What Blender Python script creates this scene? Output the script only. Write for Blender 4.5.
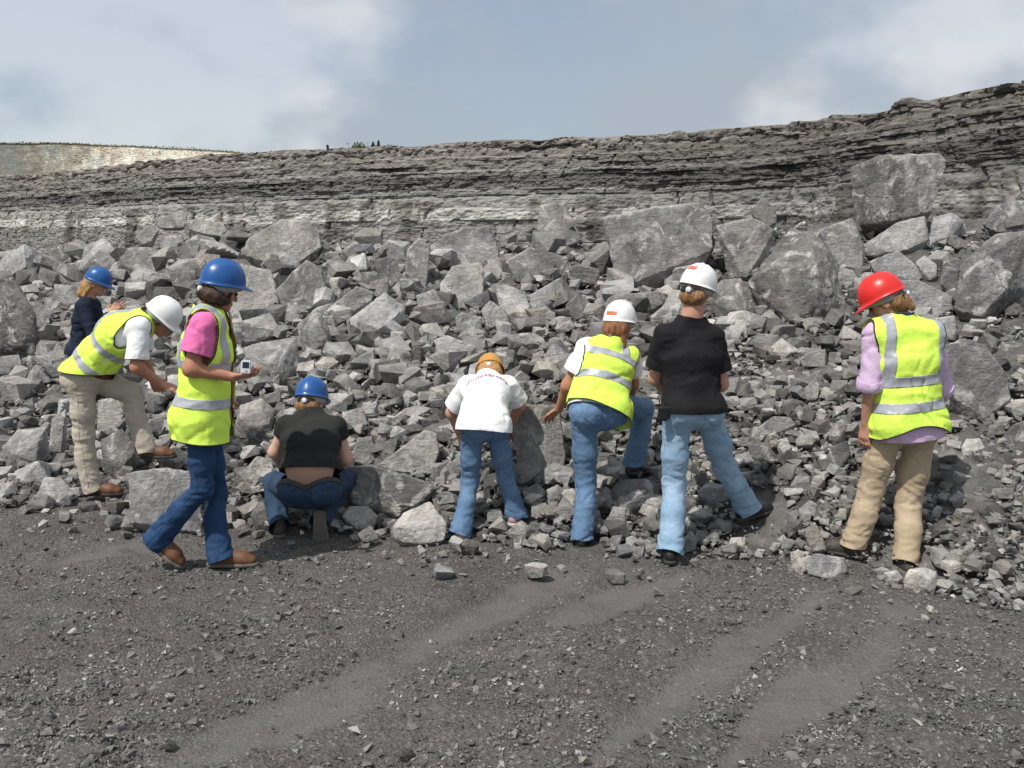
import bpy, bmesh, math, random
import numpy as np
from mathutils import Vector
from mathutils.bvhtree import BVHTree

for _o in list(bpy.data.objects):
    bpy.data.objects.remove(_o)
scene = bpy.context.scene
COL = scene.collection
rng = np.random.default_rng(11)
random.seed(11)

# ---------------------------------------------------------------- camera
FPX, CX, CY, CAMZ = 960.0, 512.0, 384.0, 1.85
PITCH = math.radians(8.24)
cam_data = bpy.data.cameras.new('camera')
cam_data.sensor_width = 36.0
cam_data.lens = 36.0 * FPX / 1024.0
cam_data.clip_start = 0.05
cam_data.clip_end = 4000.0
cam = bpy.data.objects.new('camera', cam_data)
cam.location = (0, 0, CAMZ)
cam.rotation_euler = (math.pi / 2 - PITCH, 0, 0)
COL.objects.link(cam)
scene.camera = cam

# ---------------------------------------------------------------- sky, sun, exposure
SUN_EL, SUN_AZ = math.radians(57), math.radians(44)      # sun stands behind the camera, to the left
SUN_DIR = Vector((-math.sin(SUN_AZ) * math.cos(SUN_EL), -math.cos(SUN_AZ) * math.cos(SUN_EL), math.sin(SUN_EL)))
world = bpy.data.worlds.new('World')
scene.world = world
world.use_nodes = True
wn, wl = world.node_tree.nodes, world.node_tree.links
wn.clear()
w_out = wn.new('ShaderNodeOutputWorld')
sky = wn.new('ShaderNodeTexSky')
sky.sky_type = 'NISHITA'
sky.sun_disc = False
sky.sun_elevation = SUN_EL
sky.sun_rotation = math.atan2(SUN_DIR.x, SUN_DIR.y)
sky.air_density = 1.0
sky.dust_density = 1.0
sky.ozone_density = 2.0
bg_sky = wn.new('ShaderNodeBackground')
bg_sky.inputs['Strength'].default_value = 0.12
wl.new(sky.outputs[0], bg_sky.inputs['Color'])
tc = wn.new('ShaderNodeTexCoord')
sep = wn.new('ShaderNodeSeparateXYZ')
wl.new(tc.outputs['Generated'], sep.inputs[0])
zadd = wn.new('ShaderNodeMath'); zadd.operation = 'ADD'; zadd.inputs[1].default_value = 0.60
zabs = wn.new('ShaderNodeMath'); zabs.operation = 'ABSOLUTE'
wl.new(sep.outputs['Z'], zabs.inputs[0]); wl.new(zabs.outputs[0], zadd.inputs[0])
dx = wn.new('ShaderNodeMath'); dx.operation = 'DIVIDE'
dy = wn.new('ShaderNodeMath'); dy.operation = 'DIVIDE'
wl.new(sep.outputs['X'], dx.inputs[0]); wl.new(zadd.outputs[0], dx.inputs[1])
wl.new(sep.outputs['Y'], dy.inputs[0]); wl.new(zadd.outputs[0], dy.inputs[1])
comb = wn.new('ShaderNodeCombineXYZ')
wl.new(dx.outputs[0], comb.inputs[0]); wl.new(dy.outputs[0], comb.inputs[1])
cl1 = wn.new('ShaderNodeTexNoise'); cl1.noise_dimensions = '3D'
cl1.inputs['Scale'].default_value = 1.7; cl1.inputs['Detail'].default_value = 7.0
cl1.inputs['Roughness'].default_value = 0.52; cl1.inputs['Distortion'].default_value = 0.15
cl1_off = wn.new('ShaderNodeVectorMath'); cl1_off.operation = 'ADD'; cl1_off.inputs[1].default_value = (3.3, 3.3, 2.1)
wl.new(comb.outputs[0], cl1_off.inputs[0]); wl.new(cl1_off.outputs[0], cl1.inputs['Vector'])
ramp = wn.new('ShaderNodeValToRGB')
ramp.color_ramp.elements[0].position = 0.40; ramp.color_ramp.elements[0].color = (0.62, 0.62, 0.62, 1)
ramp.color_ramp.elements[1].position = 0.56; ramp.color_ramp.elements[1].color = (1, 1, 1, 1)
wl.new(cl1.outputs['Fac'], ramp.inputs[0])
cl2 = wn.new('ShaderNodeTexNoise')
cl2.inputs['Scale'].default_value = 2.3; cl2.inputs['Detail'].default_value = 7.0; cl2.inputs['Roughness'].default_value = 0.50
cl2_off = wn.new('ShaderNodeVectorMath'); cl2_off.operation = 'ADD'; cl2_off.inputs[1].default_value = (1.72, 5.2, 5.0)
wl.new(comb.outputs[0], cl2_off.inputs[0]); wl.new(cl2_off.outputs[0], cl2.inputs['Vector'])
ramp2 = wn.new('ShaderNodeValToRGB')
ramp2.color_ramp.elements[0].position = 0.43; ramp2.color_ramp.elements[0].color = (0.43, 0.485, 0.555, 1)
ramp2.color_ramp.elements[1].position = 0.58; ramp2.color_ramp.elements[1].color = (0.79, 0.80, 0.82, 1)
ramp2.color_ramp.interpolation = 'EASE'
wl.new(cl2.outputs['Fac'], ramp2.inputs[0])
bg_cloud = wn.new('ShaderNodeBackground')
bg_cloud.inputs['Strength'].default_value = 0.98
wl.new(ramp2.outputs[0], bg_cloud.inputs['Color'])
wmix = wn.new('ShaderNodeMixShader')
wl.new(ramp.outputs[0], wmix.inputs[0]); wl.new(bg_sky.outputs[0], wmix.inputs[1]); wl.new(bg_cloud.outputs[0], wmix.inputs[2])
wl.new(wmix.outputs[0], w_out.inputs['Surface'])

sun_data = bpy.data.lights.new('sun', 'SUN')
sun_data.energy = 4.3
sun_data.angle = math.radians(0.7)
sun_data.color = (1.0, 0.95, 0.87)
sun = bpy.data.objects.new('sun', sun_data)
sun.rotation_euler = SUN_DIR.to_track_quat('Z', 'Y').to_euler()
sun.location = SUN_DIR * 60
COL.objects.link(sun)

scene.view_settings.view_transform = 'Standard'
scene.view_settings.look = 'None'
scene.view_settings.gamma = 1.0
scene.view_settings.use_curve_mapping = False
scene.view_settings.exposure = 0.0
scene.render.engine = 'CYCLES'
scene.cycles.use_denoising = True
scene.cycles.max_bounces = 5

# ---------------------------------------------------------------- pixel -> place helpers
CP, SP = math.cos(PITCH), math.sin(PITCH)
def ray(u, v):
    xc, yc = (u - CX) / FPX, (CY - v) / FPX
    return np.array([xc, CP + yc * SP, -SP + yc * CP])
def PT(u, v, Y):                       # the point at distance Y in front of the camera seen at a pixel
    d = ray(u, v)
    return np.array([0, 0, CAMZ]) + d * (Y / d[1])
def gp(u, v):                          # the point of level ground seen at a pixel
    d = ray(u, v)
    return np.array([0, 0, CAMZ]) + d * (-CAMZ / d[2])
def project(p):
    x, y, z = p[..., 0], p[..., 1], p[..., 2] - CAMZ
    dep = y * CP - z * SP
    up = y * SP + z * CP
    return CX + FPX * x / dep, CY - FPX * up / dep

# ---------------------------------------------------------------- numpy noise
_gt = np.random.default_rng(5).normal(size=(256, 3)).astype(np.float32)
_gt /= np.linalg.norm(_gt, axis=1, keepdims=True)
def perlin(p):
    p = np.asarray(p, dtype=np.float32)
    i = np.floor(p).astype(np.int64); f = p - i
    w = f * f * f * (f * (f * 6 - 15) + 10)
    out = np.zeros(len(p), dtype=np.float32)
    for dx_ in (0, 1):
        wx = w[:, 0] if dx_ else 1 - w[:, 0]
        for dy_ in (0, 1):
            wy = w[:, 1] if dy_ else 1 - w[:, 1]
            for dz_ in (0, 1):
                wz = w[:, 2] if dz_ else 1 - w[:, 2]
                h = ((i[:, 0] + dx_) * 374761393 + (i[:, 1] + dy_) * 668265263 + (i[:, 2] + dz_) * 1274126177)
                h = (h ^ (h >> 13)) * 1103515245
                g = _gt[((h ^ (h >> 16)) & 255)]
                out += wx * wy * wz * (g[:, 0] * (f[:, 0] - dx_) + g[:, 1] * (f[:, 1] - dy_) + g[:, 2] * (f[:, 2] - dz_))
    return out * 1.5
def fbm(p, octv=4, gain=0.5):
    a, s, o = 1.0, 1.0, 0.0
    for k in range(octv):
        o = o + a * perlin(p * s + 17.3 * k); a *= gain; s *= 2.03
    return o
def hash01(*a):
    h = np.zeros(np.broadcast(*a).shape, dtype=np.int64)
    for k, x in enumerate(a):
        h = h * 6364136223 + np.asarray(x, dtype=np.int64) * (374761393 + 668265263 * k) + 1013904223
        h = (h ^ (h >> 15)) * 2246822519
        h &= (1 << 40) - 1
    h = (h ^ (h >> 17))
    return (h & 0xFFFFF) / float(0xFFFFF)

# ---------------------------------------------------------------- mesh helpers
def raw_mesh(name, verts, faces, smooth=True):
    verts = np.ascontiguousarray(verts, dtype=np.float32); faces = np.ascontiguousarray(faces, dtype=np.int32)
    me = bpy.data.meshes.new(name)
    n, k = faces.shape
    me.vertices.add(len(verts)); me.vertices.foreach_set('co', verts.ravel())
    me.loops.add(n * k); me.loops.foreach_set('vertex_index', faces.ravel())
    me.polygons.add(n); me.polygons.foreach_set('loop_start', np.arange(0, n * k, k, dtype=np.int32))
    try:
        me.polygons.foreach_set('loop_total', np.full(n, k, dtype=np.int32))
    except Exception:
        pass
    me.polygons.foreach_set('use_smooth', np.full(n, smooth, dtype=bool))
    me.update(calc_edges=True)
    return me
def add_obj(name, me, mat, parent=None, loc=None):
    o = bpy.data.objects.new(name, me)
    if mat is not None and len(me.materials) == 0:
        me.materials.append(mat)
    COL.objects.link(o)
    if parent is not None:
        o.parent = parent
    if loc is not None:
        o.location = loc
    return o
def tag(o, label=None, cat=None, group=None, kind=None):
    if label: o['label'] = label
    if cat: o['category'] = cat
    if group: o['group'] = group
    if kind: o['kind'] = kind
    return o
def empty(name, loc):
    o = bpy.data.objects.new(name, None); o.location = loc; o.empty_display_size = 0.2
    COL.objects.link(o)
    return o
def color_attr(me, name, rgb):
    a = me.color_attributes.new(name, 'FLOAT_COLOR', 'POINT')
    c = np.ones((len(rgb), 4), dtype=np.float32); c[:, :3] = rgb
    a.data.foreach_set('color', c.ravel())
def unit(v):
    v = np.asarray(v, dtype=float); return v / np.linalg.norm(v)
# ---------------------------------------------------------------- materials
def new_mat(name):
    m = bpy.data.materials.new(name); m.use_nodes = True
    nt = m.node_tree
    b = nt.nodes['Principled BSDF']
    return m, nt.nodes, nt.links, b
def noise_node(N, L, coord, scale, detail=5.0, rough=0.55, dist=0.0, off=None, stretch=None):
    t = N.new('ShaderNodeTexNoise')
    t.inputs['Scale'].default_value = scale; t.inputs['Detail'].default_value = detail
    t.inputs['Roughness'].default_value = rough; t.inputs['Distortion'].default_value = dist
    if off or stretch:
        mp = N.new('ShaderNodeMapping')
        if off: mp.inputs['Location'].default_value = off
        if stretch: mp.inputs['Scale'].default_value = stretch
        L.new(coord, mp.inputs[0]); L.new(mp.outputs[0], t.inputs['Vector'])
    else:
        L.new(coord, t.inputs['Vector'])
    return t
def ramp_node(N, L, src, stops):
    r = N.new('ShaderNodeValToRGB')
    e = r.color_ramp.elements
    while len(e) < len(stops): e.new(0.5)
    for el, (p, c) in zip(e, stops):
        el.position = p
        el.color = (c, c, c, 1) if not isinstance(c, tuple) else (*c, 1)
    L.new(src, r.inputs[0])
    return r
def mixc(N, L, mode, fac, a, b):
    m = N.new('ShaderNodeMix'); m.data_type = 'RGBA'; m.blend_type = mode
    for sock, val in ((m.inputs[0], fac), (m.inputs[6], a), (m.inputs[7], b)):
        if hasattr(val, 'is_linked') or hasattr(val, 'links'):
            L.new(val, sock)
        elif isinstance(val, tuple):
            sock.default_value = (*val, 1)
        else:
            sock.default_value = val
    return m.outputs[2]
def bump_node(N, L, b, height, strength, dist=0.02, prev=None):
    bp = N.new('ShaderNodeBump'); bp.inputs['Strength'].default_value = strength; bp.inputs['Distance'].default_value = dist
    L.new(height, bp.inputs['Height'])
    if prev is not None: L.new(prev.outputs[0], bp.inputs['Normal'])
    L.new(bp.outputs[0], b.inputs['Normal'])
    return bp

def rock_material(name, tint_from):
    """grey limestone: tone per rock, mottling, pale calcite patches and veins, brown stain"""
    m, N, L, b = new_mat(name)
    geo = N.new('ShaderNodeNewGeometry')
    pos = geo.outputs['Position']
    if tint_from == 'object':
        info = N.new('ShaderNodeObjectInfo'); tint = info.outputs['Color']
    else:
        at = N.new('ShaderNodeVertexColor'); at.layer_name = 'tone'; tint = at.outputs['Color']
    n1 = noise_node(N, L, pos, 3.2, 8, 0.62, 0.6)
    r1 = ramp_node(N, L, n1.outputs['Fac'], [(0.28, 0.45), (0.50, 0.95), (0.72, 1.5)])
    if tint_from == 'object':
        fa = N.new('ShaderNodeVertexColor'); fa.layer_name = 'facet'
        tint = mixc(N, L, 'MULTIPLY', 1.0, tint, fa.outputs['Color'])
    c = mixc(N, L, 'MULTIPLY', 1.0, tint, r1.outputs[0])
    n2 = noise_node(N, L, pos, 38.0, 5, 0.7, 0.2)
    r2 = ramp_node(N, L, n2.outputs['Fac'], [(0.30, 0.68), (0.70, 1.30)])
    c = mixc(N, L, 'MULTIPLY', 0.8, c, r2.outputs[0])
    # pale calcite patches
    n3 = noise_node(N, L, pos, 5.0, 9, 0.68, 1.2, off=(4.2, 1.7, 9.1))
    r3 = ramp_node(N, L, n3.outputs['Fac'], [(0.53, 0.0), (0.63, 0.72 if tint_from == 'object' else 0.12)])
    c = mixc(N, L, 'MIX', r3.outputs[0], c, (0.56, 0.55, 0.53))
    # thin pale veins
    n4 = noise_node(N, L, pos, 1.4, 4, 0.5, 0.3, off=(9.0, 2.0, 3.0))
    s4 = N.new('ShaderNodeMath'); s4.operation = 'SUBTRACT'; s4.inputs[1].default_value = 0.5; L.new(n4.outputs['Fac'], s4.inputs[0])
    a4 = N.new('ShaderNodeMath'); a4.operation = 'ABSOLUTE'; L.new(s4.outputs[0], a4.inputs[0])
    r4 = ramp_node(N, L, a4.outputs[0], [(0.0, 0.22 if tint_from == 'object' else 0.0), (0.009, 0.0)])
    c = mixc(N, L, 'MIX', r4.outputs[0], c, (0.55, 0.54, 0.52))
    # brown stain
    n5 = noise_node(N, L, pos, 1.3, 5, 0.6, 0.4, off=(1.0, 7.0, 5.0))
    r5 = ramp_node(N, L, n5.outputs['Fac'], [(0.58, 0.0), (0.74, 0.40)])
    c = mixc(N, L, 'MULTIPLY', r5.outputs[0], c, (1.0, 0.84, 0.68))
    L.new(c, b.inputs['Base Color'])
    b.inputs['Roughness'].default_value = 0.86
    b.inputs['Specular IOR Level'].default_value = 0.28
    nb = noise_node(N, L, pos, 14.0, 10, 0.68, 0.4)
    bp = bump_node(N, L, b, nb.outputs['Fac'], 0.75, 0.05)
    nb2 = noise_node(N, L, pos, 9.0, 6, 0.6, 0.3, stretch=(1.0, 1.0, 6.0))
    bump_node(N, L, b, nb2.outputs['Fac'], 0.35, 0.03, bp)
    return m
M_ROCK = rock_material('limestone_rock', 'object')
M_SCREE = rock_material('limestone_scree', 'attr')

def ground_material():
    m, N, L, b = new_mat('dark_stone_dust_ground')
    geo = N.new('ShaderNodeNewGeometry'); pos = geo.outputs['Position']
    at = N.new('ShaderNodeVertexColor'); at.layer_name = 'track'
    n1 = noise_node(N, L, pos, 1.1, 8, 0.62, 0.4)
    r1 = ramp_node(N, L, n1.outputs['Fac'], [(0.30, (0.112, 0.106, 0.101)), (0.52, (0.143, 0.136, 0.129)), (0.75, (0.168, 0.159, 0.150))])
    n2 = noise_node(N, L, pos, 45.0, 6, 0.75)
    r2 = ramp_node(N, L, n2.outputs['Fac'], [(0.28, 0.55), (0.5, 0.95), (0.72, 1.6)])
    c = mixc(N, L, 'MULTIPLY', 1.0, r1.outputs[0], r2.outputs[0])
    v = N.new('ShaderNodeTexVoronoi'); v.inputs['Scale'].default_value = 70.0; L.new(pos, v.inputs['Vector'])
    rv = ramp_node(N, L, v.outputs['Color'], [(0.55, 0.75), (0.80, 1.0), (0.97, 2.1)])
    c = mixc(N, L, 'MULTIPLY', 0.75, c, rv.outputs[0])
    n6 = noise_node(N, L, pos, 9.0, 5, 0.6)
    r6 = ramp_node(N, L, n6.outputs['Fac'], [(0.3, (0.116, 0.112, 0.109)), (0.7, (0.132, 0.128, 0.124))])
    c = mixc(N, L, 'MIX', at.outputs['Color'], c, r6.outputs[0])
    L.new(c, b.inputs['Base Color'])
    b.inputs['Roughness'].default_value = 0.93; b.inputs['Specular IOR Level'].default_value = 0.2
    add = N.new('ShaderNodeMath'); add.operation = 'ADD'
    L.new(n2.outputs['Fac'], add.inputs[0]); L.new(v.outputs['Distance'], add.inputs[1])
    inv = N.new('ShaderNodeMath'); inv.operation = 'MULTIPLY_ADD'; inv.inputs[1].default_value = -0.85; inv.inputs[2].default_value = 1.0
    L.new(at.outputs['Color'], inv.inputs[0])
    mul = N.new('ShaderNodeMath'); mul.operation = 'MULTIPLY'
    L.new(add.outputs[0], mul.inputs[0]); L.new(inv.outputs[0], mul.inputs[1])
    bump_node(N, L, b, mul.outputs[0], 0.8, 0.02)
    return m
M_GROUND = ground_material()

def cliff_material(name):
    m, N, L, b = new_mat(name)
    geo = N.new('ShaderNodeNewGeometry'); pos = geo.outputs['Position']
    at = N.new('ShaderNodeVertexColor'); at.layer_name = 'tone'
    n1 = noise_node(N, L, pos, 0.9, 8, 0.7, 0.5, stretch=(1, 1, 2.2))
    r1 = ramp_node(N, L, n1.outputs['Fac'], [(0.28, 0.60), (0.5, 0.98), (0.75, 1.38)])
    c = mixc(N, L, 'MULTIPLY', 1.0, at.outputs['Color'], r1.outputs[0])
    n2 = noise_node(N, L, pos, 5.0, 6, 0.7, 0.3, stretch=(0.6, 0.6, 2.0))
    r2 = ramp_node(N, L, n2.outputs['Fac'], [(0.3, 0.7), (0.7, 1.3)])
    c = mixc(N, L, 'MULTIPLY', 0.8, c, r2.outputs[0])
    L.new(c, b.inputs['Base Color'])
    b.inputs['Roughness'].default_value = 0.92; b.inputs['Specular IOR Level'].default_value = 0.2
    nb = noise_node(N, L, pos, 2.5, 10, 0.7, 0.3, stretch=(1, 1, 2.5))
    bp = bump_node(N, L, b, nb.outputs['Fac'], 0.8, 0.30)
    vb_ = N.new('ShaderNodeTexVoronoi'); vb_.inputs['Scale'].default_value = 1.6
    mpv = N.new('ShaderNodeMapping'); mpv.inputs['Scale'].default_value = (1, 1, 2.6); L.new(pos, mpv.inputs[0]); L.new(mpv.outputs[0], vb_.inputs['Vector'])
    bump_node(N, L, b, vb_.outputs['Distance'], 0.6, 0.25, bp)
    return m
M_CLIFF = cliff_material('bedded_limestone')

def cloth(name, rgb, var=0.12, rough=0.85, fade=None, sheen=0.0, wscale=420.0, bump=0.10):
    m, N, L, b = new_mat(name)
    geo = N.new('ShaderNodeNewGeometry'); pos = geo.outputs['Position']
    n1 = noise_node(N, L, pos, 9.0, 5, 0.6, 0.4)
    r1 = ramp_node(N, L, n1.outputs['Fac'], [(0.3, 1 - var), (0.7, 1 + var)])
    c = mixc(N, L, 'MULTIPLY', 1.0, rgb, r1.outputs[0])
    if fade:
        n3 = noise_node(N, L, pos, 5.5, 5, 0.65, 0.6, off=(3, 1, 2))
        r3 = ramp_node(N, L, n3.outputs['Fac'], [(0.44, 0.0), (0.76, 0.6)])
        c = mixc(N, L, 'MIX', r3.outputs[0], c, fade)
    n2 = noise_node(N, L, pos, wscale, 2, 0.5)
    r2 = ramp_node(N, L, n2.outputs['Fac'], [(0.3, 0.88), (0.7, 1.12)])
    c = mixc(N, L, 'MULTIPLY', 0.8, c, r2.outputs[0])
    L.new(c, b.inputs['Base Color'])
    b.inputs['Roughness'].default_value = rough
    b.inputs['Specular IOR Level'].default_value = 0.25
    if sheen: b.inputs['Sheen Weight'].default_value = sheen
    nb = noise_node(N, L, pos, 26.0, 4, 0.6, 0.8)
    bump_node(N, L, b, nb.outputs['Fac'], bump * 3, 0.02)
    return m
def plain(name, rgb, rough=0.5, metal=0.0, spec=0.5, var=0.06, coat=0.0, sss=0.0, scale=30.0):
    m, N, L, b = new_mat(name)
    geo = N.new('ShaderNodeNewGeometry')
    n1 = noise_node(N, L, geo.outputs['Position'], scale, 4, 0.6)
    r1 = ramp_node(N, L, n1.outputs['Fac'], [(0.3, 1 - var), (0.7, 1 + var)])
    c = mixc(N, L, 'MULTIPLY', 1.0, rgb, r1.outputs[0])
    L.new(c, b.inputs['Base Color'])
    b.inputs['Roughness'].default_value = rough; b.inputs['Metallic'].default_value = metal
    b.inputs['Specular IOR Level'].default_value = spec
    if coat: b.inputs['Coat Weight'].default_value = coat
    if sss:
        b.inputs['Subsurface Weight'].default_value = sss
        b.inputs['Subsurface Radius'].default_value = (0.012, 0.005, 0.003)
    return m
M_SKIN = plain('skin_fair', (0.50, 0.27, 0.19), 0.55, spec=0.35, var=0.10, sss=0.15, scale=40)
M_SKIN_PALE = plain('skin_pale', (0.58, 0.36, 0.27), 0.55, spec=0.35, var=0.08, sss=0.15, scale=40)
M_SKIN_TAN = plain('skin_tanned', (0.42, 0.20, 0.125), 0.55, spec=0.35, var=0.12, sss=0.15, scale=40)
M_VEST = cloth('fluorescent_yellow_mesh', (0.67, 0.94, 0.12), 0.04, 0.75, bump=0.08)
M_BAND = plain('grey_reflective_tape', (0.40, 0.42, 0.46), 0.38, 0.15, 0.6, 0.10, scale=60)
M_BLACKTRIM = plain('black_binding', (0.02, 0.02, 0.022), 0.7, var=0.1)
M_EYE = plain('dark_eye', (0.03, 0.02, 0.018), 0.2)
M_RUBBER = plain('dark_rubber_sole', (0.035, 0.032, 0.03), 0.8, var=0.2)
M_LEATHER = plain('brown_leather', (0.125, 0.052, 0.022), 0.6, var=0.22, scale=25)
M_BOOTDARK = plain('worn_dark_leather', (0.045, 0.036, 0.030), 0.65, var=0.3, scale=25)
M_BLACKSHOE = plain('black_shoe_leather', (0.014, 0.014, 0.016), 0.5, var=0.2)
M_PINKSHOE = plain('pale_pink_trainer', (0.55, 0.33, 0.32), 0.7, var=0.12)
M_SOLE_WHITE = plain('off_white_sole', (0.55, 0.52, 0.5), 0.7)
M_SOLE_GREY = plain('dusty_grey_sole', (0.13, 0.12, 0.105), 0.85, var=0.2)
M_BLACKPLASTIC = plain('black_plastic', (0.012, 0.012, 0.014), 0.35, var=0.05)
M_GREYSTRAP = plain('grey_plastic_strap', (0.30, 0.30, 0.29), 0.5, var=0.06)
M_KNOB = plain('pale_grey_knob', (0.55, 0.60, 0.60), 0.4, var=0.05)
M_ORANGE = plain('orange_red_sticker', (0.85, 0.12, 0.05), 0.45, var=0.08)
M_WHITESTICK = plain('white_sticker', (0.75, 0.77, 0.78), 0.45, var=0.05)
def helmet_mat(name, rgb, rough=0.36):
    return plain(name, rgb, rough, spec=0.45, var=0.10, coat=0.12, scale=22)
M_H_BLUE = helmet_mat('blue_helmet_plastic', (0.008, 0.082, 0.285))
M_H_WHITE = helmet_mat('white_helmet_plastic', (0.78, 0.79, 0.80))
M_H_RED = helmet_mat('red_helmet_plastic', (0.62, 0.020, 0.016))
M_H_TAN = helmet_mat('golden_tan_helmet_plastic', (0.50, 0.25, 0.05), 0.4)
def hair_mat(name, rgb):
    m, N, L, b = new_mat(name)
    geo = N.new('ShaderNodeNewGeometry')
    n1 = noise_node(N, L, geo.outputs['Position'], 90.0, 3, 0.6, 0.2, stretch=(1, 1, 0.16))
    r1 = ramp_node(N, L, n1.outputs['Fac'], [(0.3, 0.45), (0.7, 1.5)])
    c = mixc(N, L, 'MULTIPLY', 1.0, rgb, r1.outputs[0])
    L.new(c, b.inputs['Base Color'])
    b.inputs['Roughness'].default_value = 0.5; b.inputs['Specular IOR Level'].default_value = 0.35
    bump_node(N, L, b, n1.outputs['Fac'], 0.8, 0.01)
    return m
# ---------------------------------------------------------------- heights: quarry floor and heap of blasted rock
_toe = np.array([(-400, 500), (0, 500), (100, 508), (240, 522), (350, 526), (450, 536), (560, 543), (640, 552), (740, 552), (800, 566), (900, 584), (1024, 604), (1500, 615)], float)
_toe_y = np.array([gp(u, v)[1] for u, v in _toe])
_cu = np.array([-400, 0, 60, 100, 200, 300, 400, 500, 560, 650, 720, 760, 850, 950, 1024, 1500], float)
_cv = np.array([262, 262, 260, 254, 236, 242, 246, 246, 238, 246, 236, 230, 222, 222, 216, 216], float)
_cy = np.array([26, 24, 22, 20, 15, 13, 12.2, 12, 12, 12, 12, 12, 12, 11.6, 11, 11], float)
_cz = np.array([PT(512, v, y)[2] for v, y in zip(_cv, _cy)])
_pw = np.array([1.4, 1.4, 1.4, 1.25, 1.0, 0.9, 0.85, 0.82, 0.8, 0.8, 0.8, 0.8, 0.8, 0.8, 0.8, 0.8])
def heap(x, y):
    x = np.asarray(x, float); y = np.asarray(y, float)
    u = 512 + 960 * x / np.maximum(y, 0.5)
    yt = np.interp(u, _toe[:, 0], _toe_y); yc = np.interp(u, _cu, _cy)
    zc = np.interp(u, _cu, _cz); pw = np.interp(u, _cu, _pw)
    t = (y - yt) / (yc - yt)
    tt = np.clip(t, 0, 1)
    h = zc * (tt ** pw) * np.clip(tt * 6, 0, 1) ** 0.5
    h = h * np.clip(1 - (y - yc) / 7.0, 0, 1) ** 1.2
    h = np.where(np.abs(x) > 14, h * np.clip(1 - (np.abs(x) - 14) / 6.0, 0, 1), h)
    return h
def surf_hit(u, v, y0=2.0, y1=40.0):
    """where the sight line through a pixel meets the heap or floor"""
    d = ray(u, v)
    ys = np.linspace(y0, y1, 1500)
    zs = CAMZ + d[2] / d[1] * ys
    hs = heap(d[0] / d[1] * ys, ys)
    k = np.argmax(zs <= hs)
    if zs[k] > hs[k]:
        return None
    return np.array([d[0] / d[1] * ys[k], ys[k], hs[k]])

# wheel tracks on the floor, as lines through ground points
TRACKS = [(gp(150, 775), gp(330, 690), .095), (gp(330, 690), gp(440, 632), .10), (gp(440, 632), gp(550, 578), .10),
          (gp(560, 800), gp(640, 710), .06), (gp(640, 710), gp(820, 600), .065),
          (gp(720, 760), gp(800, 700), .06), (gp(800, 700), gp(880, 645), .085), (gp(880, 645), gp(900, 610), .085),
          (gp(560, 620), gp(680, 572), .06), (gp(0, 575), gp(140, 545), .06)]
def track_mask(x, y):
    m = np.zeros_like(x)
    wob = 0.05 * np.sin(x * 3.1 + y * 2.0) + 0.03 * np.sin(y * 9.0 - x * 4.0)
    for a, b, w in TRACKS:
        ax, ay, bx, by = a[0], a[1], b[0], b[1]
        ll = (bx - ax) ** 2 + (by - ay) ** 2
        t = np.clip(((x - ax) * (bx - ax) + (y - ay) * (by - ay)) / ll, 0, 1)
        d = np.hypot(x - ax - t * (bx - ax), y - ay - t * (by - ay)) + wob
        m = np.maximum(m, np.clip(1.6 - d / w * 0.8, 0, 1))
    return m

def spread(lo, hi, dense_lo, dense_hi, step, growth=1.18):
    a = list(np.arange(dense_lo, dense_hi + 1e-6, step))
    s, p = step, dense_hi
    while p < hi:
        s *= growth; p += s; a.append(p)
    s, p, pre = step, dense_lo, []
    while p > lo:
        s *= growth; p -= s; pre.append(p)
    return np.array(pre[::-1] + a)
def build_ground():
    xs = spread(-900, 900, -5.2, 5.2, 0.032)
    ys = spread(-200, 1800, 2.4, 8.2, 0.028, 1.15)
    X, Y = np.meshgrid(xs, ys)
    x, y = X.ravel(), Y.ravel()
    near = np.clip(1 - (np.hypot(x, y - 5) - 9) / 12, 0, 1)
    p = np.stack([x, y, np.zeros_like(x)], 1)
    tr = track_mask(x, y) * (near > 0)
    tr = np.clip(tr * (0.95 + 0.7 * fbm(p * 4.5, 4, 0.6)), 0, 1) * 0.72
    z = 0.030 * fbm(p * 0.8, 3) + (1 - tr * 0.9) * (0.016 * fbm(p * 6.0, 3) + 0.012 * fbm(p * 21.0, 2))
    z = (z - 0.022 * tr) * near - 0.012
    n, m = len(ys), len(xs)
    idx = np.arange(n * m).reshape(n, m)
    f = np.stack([idx[:-1, :-1], idx[:-1, 1:], idx[1:, 1:], idx[1:, :-1]], -1).reshape(-1, 4)
    me = raw_mesh('ground', np.stack([x, y, z], 1), f)
    color_attr(me, 'track', np.repeat(tr[:, None], 3, 1))
    tag(add_obj('ground', me, M_GROUND), kind='structure')
def build_slope():
    """the fine broken stone that fills the heap between the blocks"""
    qs = np.linspace(-0.75, 0.75, 300)
    ys = np.concatenate([np.linspace(4.6, 13, 230), np.linspace(13.1, 31, 90)])
    Q, Y = np.meshgrid(qs, ys)
    X = Q * Y
    x, y = X.ravel(), Y.ravel()
    h = heap(x, y)
    p = np.stack([x, y, h], 1)
    g = np.clip(h / 0.25, 0, 1)
    z = h + g * (0.07 * fbm(p * 1.6, 3) + 0.05 * np.abs(fbm(p * 7.0, 3))) - 0.06 * (1 - g) - 0.03
    n, m = Q.shape
    idx = np.arange(n * m).reshape(n, m)
    f = np.stack([idx[:-1, :-1], idx[:-1, 1:], idx[1:, 1:], idx[1:, :-1]], -1).reshape(-1, 4)
    me = raw_mesh('rubble_slope', np.stack([x, y, z], 1), f)
    t = 0.115 * (1 + 0.35 * fbm(p * 5.0, 3))
    color_attr(me, 'tone', np.stack([t, t * 0.965, t * 0.92], 1))
    tag(add_obj('rubble_slope', me, M_SCREE), kind='structure')
build_ground()
build_slope()

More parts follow.
